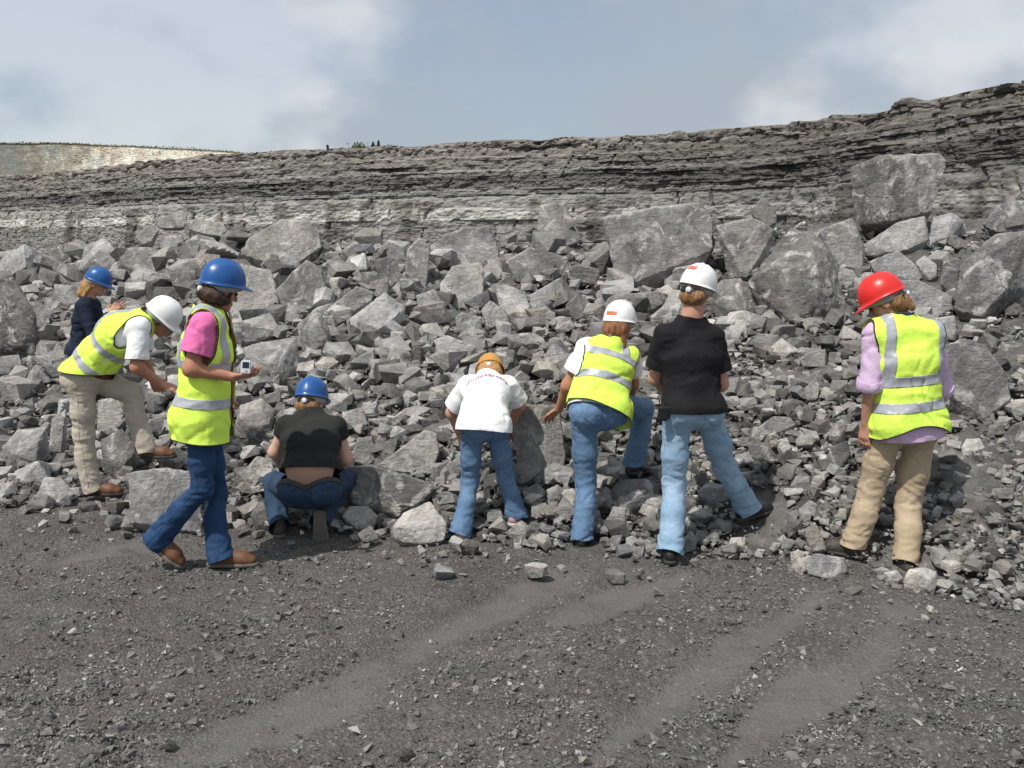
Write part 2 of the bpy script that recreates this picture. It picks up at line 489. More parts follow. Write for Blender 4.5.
# ---------------------------------------------------------------- bedded quarry cliff behind the heap
ZTOP = 10.3
_rim = [(-420, 186), (-150, 178), (0, 176), (60, 172), (120, 165), (180, 158), (250, 153), (320, 150), (400, 147), (470, 143), (550, 139), (640, 136), (700, 132),
        (760, 127), (820, 122), (860, 115), (900, 106), (950, 97), (1000, 86), (1040, 78), (1120, 62), (1250, 46)]
def rim_point(u, v):
    d = ray(u, v)
    k = (ZTOP - CAMZ) / d[2]
    return np.array([d[0] * k, d[1] * k])
RIM = np.array([rim_point(u, v) for u, v in _rim])
def resample(poly, step):
    seg = np.linalg.norm(np.diff(poly, axis=0), axis=1)
    s = np.concatenate([[0], np.cumsum(seg)])
    q = np.arange(0, s[-1], step)
    return q, np.stack([np.interp(q, s, poly[:, 0]), np.interp(q, s, poly[:, 1])], 1)
def build_cliff():
    s, pl = resample(RIM, 0.135)
    for _ in range(56):                                    # round the bends of the wall
        pl[1:-1] = 0.5 * pl[1:-1] + 0.25 * (pl[:-2] + pl[2:])
    tan = np.gradient(pl, axis=0); tan /= np.linalg.norm(tan, axis=1, keepdims=True)
    nrm = np.stack([tan[:, 1], -tan[:, 0]], 1)              # towards the quarry floor
    zz = np.concatenate([np.arange(-0.3, 5.8, 0.11), np.arange(5.8, ZTOP + 0.01, 0.052)])
    S, Z = np.meshgrid(s, zz)
    sf, zf = S.ravel(), Z.ravel()
    q3 = np.stack([sf, np.zeros_like(sf), zf], 1)
    zw = zf + 0.30 * perlin(np.stack([sf * 0.045, sf * 0, sf * 0], 1)) + 0.07 * fbm(np.stack([sf * 0.35, sf * 0 + 3, zf * 0.5], 1), 3)
    # beds
    r = np.random.default_rng(3)
    zb, bounds, kind = -0.5, [], []
    while zb < ZTOP + 1:
        if zb < 5.6: th = r.uniform(0.5, 1.5)
        elif zb < 7.6: th = r.uniform(0.10, 0.32)
        else: th = r.uniform(0.14, 0.5)
        zb += th; bounds.append(zb)
    bounds = np.array(bounds)
    k = np.searchsorted(bounds, zw)
    blen = 0.9 + 3.6 * hash01(k, k * 0 + 5)
    bi = np.floor((sf + 3.0 * perlin(np.stack([sf * 0.2, k * 1.7, sf * 0], 1))) / blen + 40 * hash01(k, k * 0 + 2)).astype(int)
    hb = hash01(k, bi)
    hk = hash01(k, k * 0 + 9)
    upper = np.clip((zw - 5.6) / 0.8, 0, 1)
    patch = np.clip(0.5 + 1.2 * perlin(np.stack([sf * 0.16, sf * 0 + 11, zf * 0.5], 1)), 0.1, 1.2)
    off = upper * patch * (0.40 * (hk - 0.5) + 0.46 * (hb - 0.5)) + (1 - upper) * (0.08 * (hk - 0.5) + 0.22 * (hb - 0.5))
    gap = np.abs(zw - bounds[np.clip(k, 0, len(bounds) - 1)])
    off -= 0.10 * patch * upper * (gap < 0.05) + 0.05 * (1 - upper) * (gap < 0.05)
    # vertical joints of the massive lower beds
    jf = (sf + 3.4 * perlin(np.stack([sf * 0.17, zf * 0.08, sf * 0 + 8], 1)) + 0.5 * perlin(np.stack([sf * 0.5, zf * 0.6, sf * 0 + 8], 1))) / 2.6
    jfr = np.abs(jf - np.round(jf)) * 2.6
    off -= 0.42 * np.clip(1 - jfr / 0.15, 0, 1) * (hash01(np.round(jf).astype(int), k) > 0.62)
    butt = perlin(np.stack([sf * 0.11, zf * 0.06, sf * 0 + 2], 1))
    off += 1.0 * butt + 0.20 * fbm(q3 * np.array([1.0, 1.0, 1.6]), 5, 0.62) * (0.7 + 0.6 * upper)
    setback = np.interp(zf, [-0.3, 5.4, 6.1, 7.4, 8.6, 10.3], [0.0, 0.45, 0.85, 1.2, 1.9, 3.4])
    rough_top = np.clip((zf - 8.7) / 1.2, 0, 1)
    off += rough_top * 0.6 * fbm(q3 * 1.4, 3)
    base2 = np.tile(pl, (len(zz), 1)); nn = np.tile(nrm, (len(zz), 1))
    xy = base2 + nn * (3.4 - setback + off)[:, None]
    zfin = zf + rough_top * 0.45 * fbm(np.stack([sf * 0.35, sf * 0, zf * 0.3], 1), 4)
    # bed colours
    pale = np.stack([np.interp(zw, [0, 2.5, 5.0, 5.9, 6.3, 7.5, 8.2, 9.3, 10.3], [.34, .39, .40, .37, .19, .20, .25, .235, .21])] * 3, 1)
    warm = np.interp(zw, [0, 5.5, 7, 8.3, 9.2, 10.3], [0.98, 0.98, 0.97, 0.94, 0.89, 0.90])
    tone = pale * np.stack([np.ones_like(warm), (warm + 1) / 2 * 0.99, warm * 0.95], 1)
    tone *= (0.58 + 0.80 * hash01(k, k * 0 + 21) ** 1.2)[:, None] * (0.86 + 0.28 * hash01(k, bi + 7))[:, None]
    right = np.clip((base2[:, 0] - 2) / 14, 0, 1)           # the nearer right end is darker shale
    tone *= (1 - 0.30 * right * np.clip((zw - 1.5) / 2, 0, 1))[:, None]
    wet = perlin(np.stack([sf * 0.28, zf * 0.05, sf * 0 + 31], 1)) + 0.4 * perlin(np.stack([sf * 1.3, zf * 0.12, sf * 0 + 3], 1))
    wet = np.clip((wet - 0.10) * 4, 0, 1) * (zw < 5.5) * (zw > 0.8 + 1.2 * hash01(np.round(jf).astype(int), np.round(jf).astype(int) * 0 + 77))
    tone *= (1 - 0.50 * wet)[:, None] * np.where(wet[:, None] > 0.2, np.array([1.0, 0.975, 0.95]), 1.0)
    n, m = S.shape
    verts = np.stack([xy[:, 0], xy[:, 1], zfin], 1)
    # top of the bench going back from the edge
    rows, cols = [], []
    back = [0.5, 1.4, 3, 6, 12, 22, 40, 70]
    for q, bk in enumerate(back):
        far = pl - nrm * bk
        zt = ZTOP + 0.25 * fbm(np.stack([s * 0.2, s * 0 + bk, s * 0], 1), 3) + (0.10 if q > 0 else 0.05)
        rows.append(np.stack([far[:, 0], far[:, 1], zt], 1))
        cols.append(np.stack([0.17 + 0 * s, 0.15 + 0 * s, 0.12 + 0 * s], 1))
    verts = np.concatenate([verts] + rows); tone = np.concatenate([tone] + cols)
    n += len(back)
    idx = np.arange(n * m).reshape(n, m)
    f = np.stack([idx[:-1, :-1], idx[:-1, 1:], idx[1:, 1:], idx[1:, :-1]], -1).reshape(-1, 4)
    me = raw_mesh('quarry_cliff', verts, f, smooth=False)
    color_attr(me, 'tone', np.clip(tone, 0.015, 0.6))
    tag(add_obj('quarry_cliff', me, M_CLIFF), kind='structure')
    return pl, nrm
CL_PL, CL_N = build_cliff()

def build_far_cliff():
    D = 165.0
    tops = [(-260, 139), (-60, 142), (0, 143), (60, 143), (130, 146), (190, 149), (235, 152), (262, 155), (300, 160)]
    us = np.arange(-260, 300, 1.3)
    vt = np.interp(us, [a for a, b in tops], [b for a, b in tops])
    ys = D + 14 * np.sin(us * 0.012)
    top = np.array([PT(u, v, y) for u, v, y in zip(us, vt, ys)])
    rows, tones = [], []
    nz = 46
    r = np.random.default_rng(8)
    for i in range(nz):
        t = i / (nz - 1)
        z = 10.5 + t * (top[:, 2] - 10.5)
        q = np.stack([top[:, 0], z * 0, z], 1)
        o = 1.2 * perlin(np.stack([top[:, 0] * 0.12, z * 0.08, z * 0], 1)) + 0.30 * fbm(q * 0.25, 3)
        o -= 0.6 * np.abs(perlin(np.stack([top[:, 0] * 0.35, z * 0.10, z * 0 + 4], 1)))
        rows.append(np.stack([top[:, 0], top[:, 1] - 3.0 * (1 - t) - o, z], 1))
        c = np.array([0.74, 0.67, 0.56]) * (1 + 0.25 * fbm(q * 0.5 + 9, 4))[:, None]
        st = np.clip((fbm(q * np.array([0.3, 1, 0.12]) + 3, 3) - 0.05) * 2.5, 0, 1)[:, None]
        c = c * (1 - 0.25 * st)
        if i >= nz - 2: c = c * 0 + np.array([0.13, 0.125, 0.06])
        tones.append(c)
    for bk in (4, 15, 60):
        rows.append(np.stack([top[:, 0], top[:, 1] + bk, top[:, 2] + 0.2], 1)); tones.append(np.tile([0.10, 0.11, 0.05], (len(us), 1)))
    n, m = len(rows), len(us)
    idx = np.arange(n * m).reshape(n, m)
    f = np.stack([idx[:-1, :-1], idx[:-1, 1:], idx[1:, 1:], idx[1:, :-1]], -1).reshape(-1, 4)
    me = raw_mesh('far_cliff', np.concatenate(rows), f, smooth=False)
    color_attr(me, 'tone', np.clip(np.concatenate(tones), 0.02, 0.7))
    tag(add_obj('far_cliff', me, M_CLIFF), kind='structure')
    return top
FAR_TOP = build_far_cliff()

M_LEAF = plain('dull_green_leaf', (0.065, 0.105, 0.040), 0.7, var=0.35, scale=2.0)
M_CONIFER = plain('dark_conifer_needles', (0.035, 0.060, 0.034), 0.7, var=0.3, scale=2.0)
M_BARK = plain('grey_brown_bark', (0.07, 0.055, 0.04), 0.9, var=0.2)
M_GRASS = plain('dry_olive_grass', (0.115, 0.115, 0.050), 0.8, var=0.35, scale=0.8)
def leaf_cloud(pts, size, r):
    """small quads, one per leaf clump, turned every way"""
    n = len(pts)
    a = r.normal(size=(n, 3)); a /= np.linalg.norm(a, axis=1, keepdims=True)
    b = np.cross(a, r.normal(size=(n, 3))); b /= np.linalg.norm(b, axis=1, keepdims=True)
    s = size * r.uniform(0.6, 1.4, size=(n, 1))
    v = np.stack([pts - a * s, pts + b * s * 0.6, pts + a * s, pts - b * s * 0.6], 1).reshape(-1, 3)
    return v, np.arange(4 * n).reshape(n, 4)
def tube_mesh(name, a, b, r0, r1, seg=7):
    a, b = np.array(a, float), np.array(b, float)
    d = unit(b - a); s = unit(np.cross(d, [0.3, 0.9, 0.2])); t = np.cross(d, s)
    an = np.linspace(0, 2 * math.pi, seg, endpoint=False)
    ring = np.cos(an)[:, None] * s + np.sin(an)[:, None] * t
    v = np.concatenate([a + ring * r0, b + ring * r1])
    f = np.array([[i, (i + 1) % seg, seg + (i + 1) % seg, seg + i] for i in range(seg)])
    return raw_mesh(name, v, f)
def tree(kind, u, vtop, Y, h, w, label, group, seed):
    r = np.random.default_rng(seed)
    tip = PT(u, vtop, Y)
    base = tip - np.array([0, 0, h])
    root = empty(kind, base)
    tag(root, label, 'tree', group)
    add_obj('trunk', tube_mesh('trunk', (0, 0, 0), (0, 0, h * 0.9), 0.05 * h * 0.5, 0.02, 7), M_BARK, root)
    n = 900
    if kind == 'conifer_tree':
        t = r.uniform(0.02, 1, n) ** 0.7
        rad = w * 0.5 * t * (0.55 + 0.45 * np.abs(np.sin(t * 26)))
        an = r.uniform(0, 2 * math.pi, n); rr = rad * np.sqrt(r.uniform(0.1, 1, n))
        pts = np.stack([rr * np.cos(an), rr * np.sin(an), h * (1 - 0.86 * t)], 1)
        mat = M_CONIFER
    else:
        cen = np.stack([r.uniform(-.35, .35, 9) * w, r.uniform(-.35, .35, 9) * w, h * r.uniform(.55, .85, 9)], 1)
        pts = cen[r.integers(0, 9, n)] + r.normal(size=(n, 3)) * np.array([w * .12, w * .12, h * .07])
        pts[:, 2] = np.minimum(pts[:, 2], h)
        mat = M_LEAF
    v, f = leaf_cloud(pts, 0.16, r)
    add_obj('crown', raw_mesh('crown', v, f, False), mat, root)
G_T = 'small trees on the cliff top'
for k, (kd, u, vt, Y, h, w, lb) in enumerate([
        ('conifer_tree', 378.5, 138.5, 116, 5.4, 1.7, 'tallest thin conifer on the skyline, rightmost of the cliff top trees'),
        ('conifer_tree', 373, 140, 117, 5.0, 1.8, 'thin conifer on the skyline just left of the tallest conifer'),
        ('conifer_tree', 327.5, 142.5, 116, 5.2, 1.4, 'lone thin conifer on the skyline left of the tree clump'),
        ('broad_tree', 358, 143, 117, 4.8, 2.6, 'low bushy tree at the left end of the skyline clump'),
        ('broad_tree', 366, 143, 118, 4.8, 2.8, 'low bushy tree in the skyline clump beside the two conifers'),
        ('broad_tree', 257, 150, 122, 4.2, 1.4, 'small dark bush on the skyline at the end of the tan cliff'),
        ('broad_tree', 265.5, 150.5, 122, 4.1, 2.4, 'wider low bush on the skyline right of the small dark bush')]):
    tree(kd, u, vt, Y, h, w, lb, G_T, 40 + k)
def build_turf():
    r = np.random.default_rng(2)
    n = 2600
    i = r.uniform(0, len(FAR_TOP) - 1.01, n); k = i.astype(int); fr = (i - k)[:, None]
    p = FAR_TOP[k] * (1 - fr) + FAR_TOP[k + 1] * fr
    p = p + np.stack([0 * i, r.uniform(-1.5, 3, n), r.uniform(-0.3, 0.25, n) * (0.5 + perlin(p * 0.1 + 5))], 1)
    v, f = leaf_cloud(p, 0.15, r)
    tag(add_obj('turf', raw_mesh('turf', v, f, False), M_GRASS), 'dry olive grass fringe along the top of the far tan cliff', 'grass', kind='stuff')
build_turf()
# ---------------------------------------------------------------- rocks
def icosphere(level):
    t = (1 + 5 ** 0.5) / 2
    v = np.array([(-1, t, 0), (1, t, 0), (-1, -t, 0), (1, -t, 0), (0, -1, t), (0, 1, t), (0, -1, -t), (0, 1, -t), (t, 0, -1), (t, 0, 1), (-t, 0, -1), (-t, 0, 1)], float)
    v /= np.linalg.norm(v, axis=1, keepdims=True)
    f = np.array([(0, 11, 5), (0, 5, 1), (0, 1, 7), (0, 7, 10), (0, 10, 11), (1, 5, 9), (5, 11, 4), (11, 10, 2), (10, 7, 6), (7, 1, 8),
                  (3, 9, 4), (3, 4, 2), (3, 2, 6), (3, 6, 8), (3, 8, 9), (4, 9, 5), (2, 4, 11), (6, 2, 10), (8, 6, 7), (9, 8, 1)])
    for _ in range(level):
        e = np.sort(np.concatenate([f[:, [0, 1]], f[:, [1, 2]], f[:, [2, 0]]]), axis=1)
        ue, inv = np.unique(e, axis=0, return_inverse=True)
        inv = inv.reshape(-1)
        mid = v[ue[:, 0]] + v[ue[:, 1]]; mid /= np.linalg.norm(mid, axis=1, keepdims=True)
        n = len(f); a, b, c = inv[:n] + len(v), inv[n:2 * n] + len(v), inv[2 * n:] + len(v)
        f = np.concatenate([np.stack([f[:, 0], a, c], 1), np.stack([f[:, 1], b, a], 1), np.stack([f[:, 2], c, b], 1), np.stack([a, b, c], 1)])
        v = np.concatenate([v, mid])
    return v, f
ICO = {k: icosphere(k) for k in range(6)}

def hull_planes(pts):
    bm = bmesh.new()
    for p in pts: bm.verts.new(p)
    bmesh.ops.convex_hull(bm, input=bm.verts)
    bm.normal_update()
    nn, hh = [], []
    for f in bm.faces:
        if f.calc_area() > 1e-9:
            n = np.array(f.normal); nn.append(n); hh.append(n @ np.array(f.verts[0].co))
    bm.free()
    return np.array(nn), np.array(hh)
def rock_from_planes(nn, hh, ext, level, seed, rough=1.0):
    """shape cut by planes, with chipped edges and broken faces"""
    d, f = ICO[level]
    d = d * ext; d = d / np.linalg.norm(d, axis=1, keepdims=True)
    q = d @ nn.T
    r = np.where(q > 1e-4, hh[None, :] / np.maximum(q, 1e-4), 1e9)
    global LAST_FACET
    nq = np.round(nn * 1.6).astype(int)
    LAST_FACET = (0.80 + 0.42 * hash01(nq[:, 0] + 5, nq[:, 1] + 5, nq[:, 2] + 5 + int(seed) * 11))[np.argmin(r, axis=1)]
    r = np.min(r, axis=1)
    size = float(np.mean(ext))
    p = d * r[:, None]
    o = np.array([seed * 7.31 % 91, seed * 3.7 % 57, seed * 1.93 % 71])
    n1 = fbm(p / size * 1.5 + o, 3); n2 = fbm(p / size * 5.0 + o, 3, 0.6)
    n3 = np.floor((p @ unit(_gt[int(seed) % 256])) / size * 6 + 1.5 * n1) % 2
    k = 1 + rough * (0.026 * n1 + 0.028 * n2 + 0.020 * n3 - 0.010)
    return p * k[:, None], f
def random_planes(r, ext, n=7):
    nn = r.normal(size=(n, 3)); nn /= np.linalg.norm(nn, axis=1, keepdims=True)
    nn = np.concatenate([nn, [[1, 0, 0], [-1, 0, 0], [0, 1, 0], [0, -1, 0], [0, 0, 1], [0, 0, -1]]])
    h = r.uniform(0.55, 0.95, len(nn))
    nn2 = nn / ext; s = np.linalg.norm(nn2, axis=1)
    return nn2 / s[:, None], h / s

def shard_points(r, ext, n):
    p = r.uniform(-1, 1, size=(n, 3)); p = np.sign(p) * np.abs(p) ** 0.45
    return p * ext * r.uniform(0.75, 1.0, size=(n, 1))
def shard_mesh(r, n):
    """a small sharp-edged chip"""
    ext = np.array([1.0, r.uniform(.55, 1.0), r.uniform(.38, .85)])
    bm = bmesh.new()
    for p in shard_points(r, ext, n): bm.verts.new(p)
    g = bmesh.ops.convex_hull(bm, input=bm.verts)
    bmesh.ops.delete(bm, geom=[e for e in g['geom_interior'] if isinstance(e, bmesh.types.BMVert)], context='VERTS')
    bmesh.ops.triangulate(bm, faces=bm.faces)
    bm.verts.index_update()
    v = np.array([x.co[:] for x in bm.verts]); f = np.array([[x.index for x in fc.verts] for fc in bm.faces])
    bm.free()
    return v, f
def rock_tone(r, t=None):
    if t is None:
        t = float(np.clip(r.normal(0.265, 0.095), 0.12, 0.55))
    w = r.uniform(0.0, 0.085)
    return (t, t * (1 - 0.5 * w), t * (1 - 1.2 * w), 1.0)

# the blocks one can pick out: (label, tone, thickness factor, outline in pixels)
TR = [
 ('big rounded slab with lit flat top and dark overhanging underside above the blue hard hats', .20, .8, [(240,255),(250,237),(282,219),(307,221),(321,232),(322,247),(300,262),(290,270),(272,265)]),
 ('brown mottled angular block with a pale broken lower corner below the big rounded slab', .17, .8, [(307,259),(322,270),(331,300),(308,303),(297,315),(286,316),(275,292),(292,272)]),
 ('broad grey slab directly right of the head of the walking person in pink', .21, .6, [(245,265),(272,270),(282,310),(250,320),(230,324),(227,307)]),
 ('pale banded boulder with white streaks, upper right of the squatting person', .24, .8, [(350,318),(385,292),(406,307),(405,320),(375,337),(360,340),(350,330)]),
 ('tilted flat stone leaning between the mottled block and the pale banded boulder', .23, .5, [(326,310),(357,286),(375,292),(372,300),(342,318),(328,319)]),
 ('upright pale boulder over the dark hollow above the squatting person', .22, .8, [(297,325),(317,307),(330,330),(332,350),(317,360),(300,340)]),
 ('broad flat boulder just behind the hand that holds the small camera', .20, .7, [(242,347),(260,342),(297,337),(299,372),(275,389),(254,375)]),
 ('bluish dark wedge shaped slab standing behind a small pale block', .13, .5, [(374,260),(392,255),(402,275),(407,295),(382,292)]),
 ('small pale block lying against the bluish dark wedge', .30, .8, [(382,282),(400,277),(406,288),(404,294),(385,291)]),
 ('tall split boulder left of the pale square boulder on the heap', .22, .8, [(407,250),(420,237),(430,247),(427,285),(417,290),(405,272)]),
 ('rounded light stone between the dark wedge and the pale square boulder', .25, .8, [(416,295),(435,289),(442,302),(432,317),(420,317)]),
 ('pale square boulder with bedding lines high in the middle of the heap', .26, .9, [(452,266),(480,262),(484,270),(484,300),(472,310),(455,310),(439,300),(440,285)]),
 ('wide blue grey slab behind the pale square boulder at the top of the heap', .17, .5, [(430,245),(462,227),(490,227),(500,250),(499,267),(455,267),(430,267)]),
 ('whitest wedge shaped stone above the bending person in the white shirt', .40, .6, [(494,286),(505,284),(526,292),(530,307),(521,324),(507,312)]),
 ('grey block tucked under the left side of the whitest wedge stone', .20, .8, [(481,310),(490,300),(505,310),(512,327),(487,330)]),
 ('squarish grey block below the pale square boulder', .20, .7, [(455,317),(462,312),(482,317),(482,336),(457,332)]),
 ('smooth light slab tilted just up and left of the white shirt', .28, .4, [(434,340),(447,335),(477,347),(465,360),(450,372),(440,360)]),
 ('upright pale boulder against the cliff left of the big rectangular block', .24, .8, [(537,230),(540,205),(565,202),(582,240),(565,249),(540,245)]),
 ('low wide slab on the heap left of the big rectangular block', .19, .6, [(505,262),(530,247),(567,257),(572,272),(540,282),(515,282)]),
 ('light angular slab lying below the low wide slab, middle of heap', .25, .5, [(530,295),(560,277),(565,292),(540,310),(530,307)]),
 ('flat thin stone above the head of the white shirted person', .22, .5, [(505,335),(530,332),(545,342),(530,350),(515,347)]),
 ('big rectangular tan grey block tilted above the two white hard hats', .21, .75, [(601,218),(655,207),(700,202),(714,220),(714,250),(670,265),(627,287),(617,282)]),
 ('slanting grey slab right of the big rectangular block', .20, .7, [(715,225),(752,217),(775,230),(760,257),(745,280),(732,252)]),
 ('small dark pointed stone on the crest between the two biggest blocks', .15, .7, [(750,212),(762,196),(776,210),(777,222),(767,228)]),
 ('large dark speckled boulder with sharp ridge, up and right of the black shirt', .13, .8, [(747,283),(790,228),(812,232),(830,250),(848,310),(835,318),(800,320),(780,322),(765,300)]),
 ('smooth grey boulder just right of the white hard hat of the man in black', .21, .7, [(707,300),(720,280),(740,278),(765,305),(762,317),(730,322)]),
 ('low slab between the two people in white hard hats', .20, .5, [(612,295),(660,291),(664,303),(642,316),(615,305)]),
 ('small white stone under the lower edge of the big rectangular block', .36, .8, [(660,288),(668,284),(676,292),(675,300),(664,301)]),
 ('tilted pale flat stone left of the neck of the man in black', .29, .5, [(648,318),(668,302),(680,305),(665,320),(650,326)]),
 ('pale knobbly stone pair right of the shoulder of the man in black', .30, .8, [(723,322),(730,312),(745,310),(766,318),(768,326),(740,332),(728,328)]),
 ('topmost great square block with a bright right face against the cliff', .17, .9, [(850,167),(878,155),(940,153),(947,160),(932,212),(888,222),(858,224),(852,195)]),
 ('grey slab supporting the topmost great square block', .21, .7, [(863,245),(898,222),(925,216),(929,240),(908,250),(865,257)]),
 ('tan stained upright block right of the dark speckled boulder', .22, .7, [(818,230),(853,217),(863,245),(863,277),(848,281),(838,260)]),
 ('smooth buff stone with a dark egg shaped stone in front of it', .27, .7, [(928,243),(933,217),(953,212),(965,222),(940,240),(932,248)]),
 ('dark egg shaped stone lying on the smooth buff stone', .12, .8, [(943,225),(955,220),(967,227),(965,237),(952,240),(944,233)]),
 ('pale flat slab above the red hard hat', .30, .4, [(868,262),(898,250),(927,275),(918,282),(873,270)]),
 ('small light stone at the right end of the pale flat slab', .28, .8, [(915,262),(925,255),(937,265),(937,277),(930,281)]),
 ('long speckled block directly right of the red hard hat', .21, .7, [(898,280),(918,280),(953,297),(953,315),(925,318),(905,300)]),
 ('small tan block under the end of the long speckled block', .26, .8, [(935,318),(955,315),(957,332),(940,336)]),
 ('huge smooth dark boulder at the right edge above the hi vis vest', .14, .8, [(964,260),(995,234),(1030,230),(1035,286),(990,322),(967,320),(955,309),(959,278)]),
 ('dark block behind the huge smooth boulder at the right edge', .15, .7, [(982,225),(1000,203),(1030,200),(1035,235),(995,232)]),
 ('narrow dark block wedged left of the huge smooth boulder', .16, .7, [(940,285),(943,262),(960,257),(958,285),(950,292)]),
 ('large dark slab right beside the lavender sleeve at the right', .13, .6, [(945,345),(965,338),(985,345),(1005,372),(1012,400),(985,420),(955,400),(944,375)]),
 ('dark rock cut by the right edge below the large dark slab', .14, .8, [(1000,440),(1012,425),(1030,418),(1035,450),(1010,452)]),
 ('lone whitish stone right of the vest hem of the person in red hard hat', .38, .9, [(961,448),(966,439),(980,438),(985,448),(975,457),(963,458)]),
 ('brownish fist like stone right of the khaki trouser knee', .18, .9, [(948,500),(958,490),(967,496),(967,508),(958,511)]),
 ('thin pale upright splinter beside the khaki trousers', .28, .4, [(929,520),(937,505),(943,507),(935,521)]),
 ('bluish block lying left of the boot of the person in red hard hat', .24, .8, [(804,560),(815,553),(845,558),(848,572),(830,579),(808,575)]),
 ('upright grey stone behind the bluish block by the khaki trousers', .22, .8, [(803,530),(815,522),(822,535),(827,550),(812,552)]),
 ('pale grey cube like stone on the ground right of the hidden right boot', .30, .9, [(903,580),(908,569),(925,567),(937,572),(936,590),(918,594),(905,592)]),
 ('small buff stone touching the left side of the pale cube stone', .30, .9, [(883,572),(897,570),(903,578),(897,586),(886,584)]),
 ('small pale stone at the left end of the bluish block', .28, .9, [(790,553),(798,549),(806,553),(800,563),(791,561)]),
 ('grey flat stone on the rubble right of the black shirt shoulder', .20, .6, [(752,341),(757,333),(780,335),(775,346),(760,353)]),
 ('long light slab in the rubble right of the hip of the man in jeans', .25, .6, [(757,428),(773,416),(791,417),(795,425),(780,432),(758,436)]),
 ('light kite shaped stone below the long light slab', .28, .5, [(775,441),(787,437),(791,447),(786,458)]),
 ('dark tilted slab behind the raised knee of the man in black', .15, .6, [(746,441),(769,447),(782,461),(764,465),(751,456)]),
 ('grey wedge in the rubble midway between the man in black and the red hat', .21, .7, [(800,427),(817,432),(820,439),(811,441)]),
 ('pointed grey stone left of the hanging hand', .20, .7, [(826,434),(842,419),(848,425),(837,443)]),
 ('white faced block in the rubble left of the rolled lavender sleeve', .27, .8, [(802,390),(815,379),(820,385),(818,399),(806,401)]),
 ('square dark stone left of the lavender shoulder', .16, .8, [(829,352),(841,352),(840,366),(828,365)]),
 ('upright dark block behind the khaki trouser hip', .14, .8, [(825,460),(832,446),(848,440),(850,455),(840,470)]),
 ('huge dark boulder cut by the left edge of the picture', .115, .9, [(-22,285),(-5,270),(10,272),(25,295),(33,320),(40,345),(35,360),(15,366),(-22,368)]),
 ('smooth block right of the huge dark boulder at the left edge', .20, .8, [(28,302),(35,301),(54,310),(50,322),(45,330),(37,331)]),
 ('light block behind the person in navy, at shoulder height', .21, .8, [(53,297),(54,284),(76,286),(72,305),(60,310)]),
 ('dark block left of the blue hard hat of the person in navy', .14, .8, [(56,270),(60,264),(80,262),(82,280),(65,284)]),
 ('dark leaning slab at the far left end of the heap crest', .14, .6, [(48,262),(50,250),(70,242),(86,247),(82,258),(60,266)]),
 ('large brown grey rock behind the blue hard hat of the person in navy', .19, .8, [(78,270),(85,245),(105,238),(118,250),(124,268),(105,276)]),
 ('flat topped slab with deep black shadow under it, right of the navy person', .19, .6, [(119,258),(130,248),(148,247),(163,251),(169,260),(166,275),(158,278),(140,272),(123,265)]),
 ('round pale stone with a dark right side above the white hard hat', .25, .9, [(130,275),(138,265),(150,269),(157,280),(148,289),(134,288)]),
 ('long flat slab along the crest, left of the walking person blue hat', .23, .5, [(185,223),(194,219),(223,222),(227,231),(222,236),(205,234),(188,229)]),
 ('domed grey boulder under the long flat crest slab', .20, .8, [(185,242),(197,234),(214,238),(219,244),(208,254),(191,257)]),
 ('small five sided stone at the right end of the long flat crest slab', .19, .8, [(219,241),(227,231),(236,234),(238,242),(232,248),(223,247)]),
 ('pointed slab rising left of the long flat crest slab', .20, .6, [(151,220),(183,210),(188,216),(185,228),(159,228)]),
 ('tilted stone at the top left of the crest above the flat topped slab', .22, .6, [(135,237),(145,228),(160,229),(151,241),(142,245)]),
 ('cluster stone in the gap left of the domed grey boulder', .24, .8, [(160,247),(165,236),(183,234),(185,245),(172,255),(163,253)]),
 ('tall rough boulder left of the blue hard hat of the walking person', .22, .8, [(167,268),(180,259),(203,257),(206,265),(195,290),(172,285)]),
 ('big grey rock at the left edge of the heap foot', .19, .8, [(2,447),(17,430),(47,427),(50,456),(32,471),(5,468)]),
 ('narrow upright rock behind the standing khaki leg', .20, .7, [(48,453),(52,418),(66,409),(68,456)]),
 ('white faced rock at the heel of the person in cream trousers', .28, .9, [(36,497),(44,477),(62,477),(75,494),(70,506),(44,509)]),
 ('large brown streaked block behind the legs of the walking person', .20, .8, [(127,473),(164,467),(195,472),(203,520),(203,534),(176,527),(132,523)]),
 ('pale block framed between the legs in cream trousers', .25, .8, [(97,430),(98,400),(115,397),(124,405),(123,430),(110,436)]),
 ('dark rock under the bent cream trouser leg', .14, .8, [(100,440),(122,428),(136,445),(135,470),(118,478),(103,465)]),
 ('small pale pointed rock beside the raised brown boot', .27, .8, [(160,462),(172,444),(188,455),(186,468)]),
 ('whitish block left of the squatting person at hip height', .31, .8, [(246,468),(257,456),(273,459),(274,480),(249,482)]),
 ('dark round rock left of the squatting person boots', .10, .9, [(250,515),(258,502),(272,502),(280,515),(276,530),(256,531)]),
 ('grey boulder between the walking and the squatting person', .19, .8, [(235,425),(240,405),(262,398),(275,410),(272,430),(250,442)]),
 ('big dark flat slab right of the squatting person knee', .15, .5, [(347,466),(376,466),(403,484),(428,482),(437,488),(424,501),(395,516),(374,505),(351,503)]),
 ('large ridged wedge rock standing behind the big dark flat slab', .20, .6, [(377,466),(403,453),(424,430),(437,432),(440,451),(432,474),(416,470),(393,472)]),
 ('light block on the ground right of the squatting person boot', .25, .8, [(341,516),(349,506),(368,506),(378,516),(376,524),(357,530)]),
 ('pale crumbly rock left of the pink shoes', .29, .8, [(392,528),(403,513),(430,501),(447,523),(445,540),(415,545),(395,540)]),
 ('light angular block right of the squatting person shoulder', .26, .8, [(342,412),(362,407),(369,424),(356,433),(343,424)]),
 ('grey block with a white edge right of the squatting person elbow', .22, .8, [(350,457),(358,438),(372,436),(376,451),(374,464),(357,464)]),
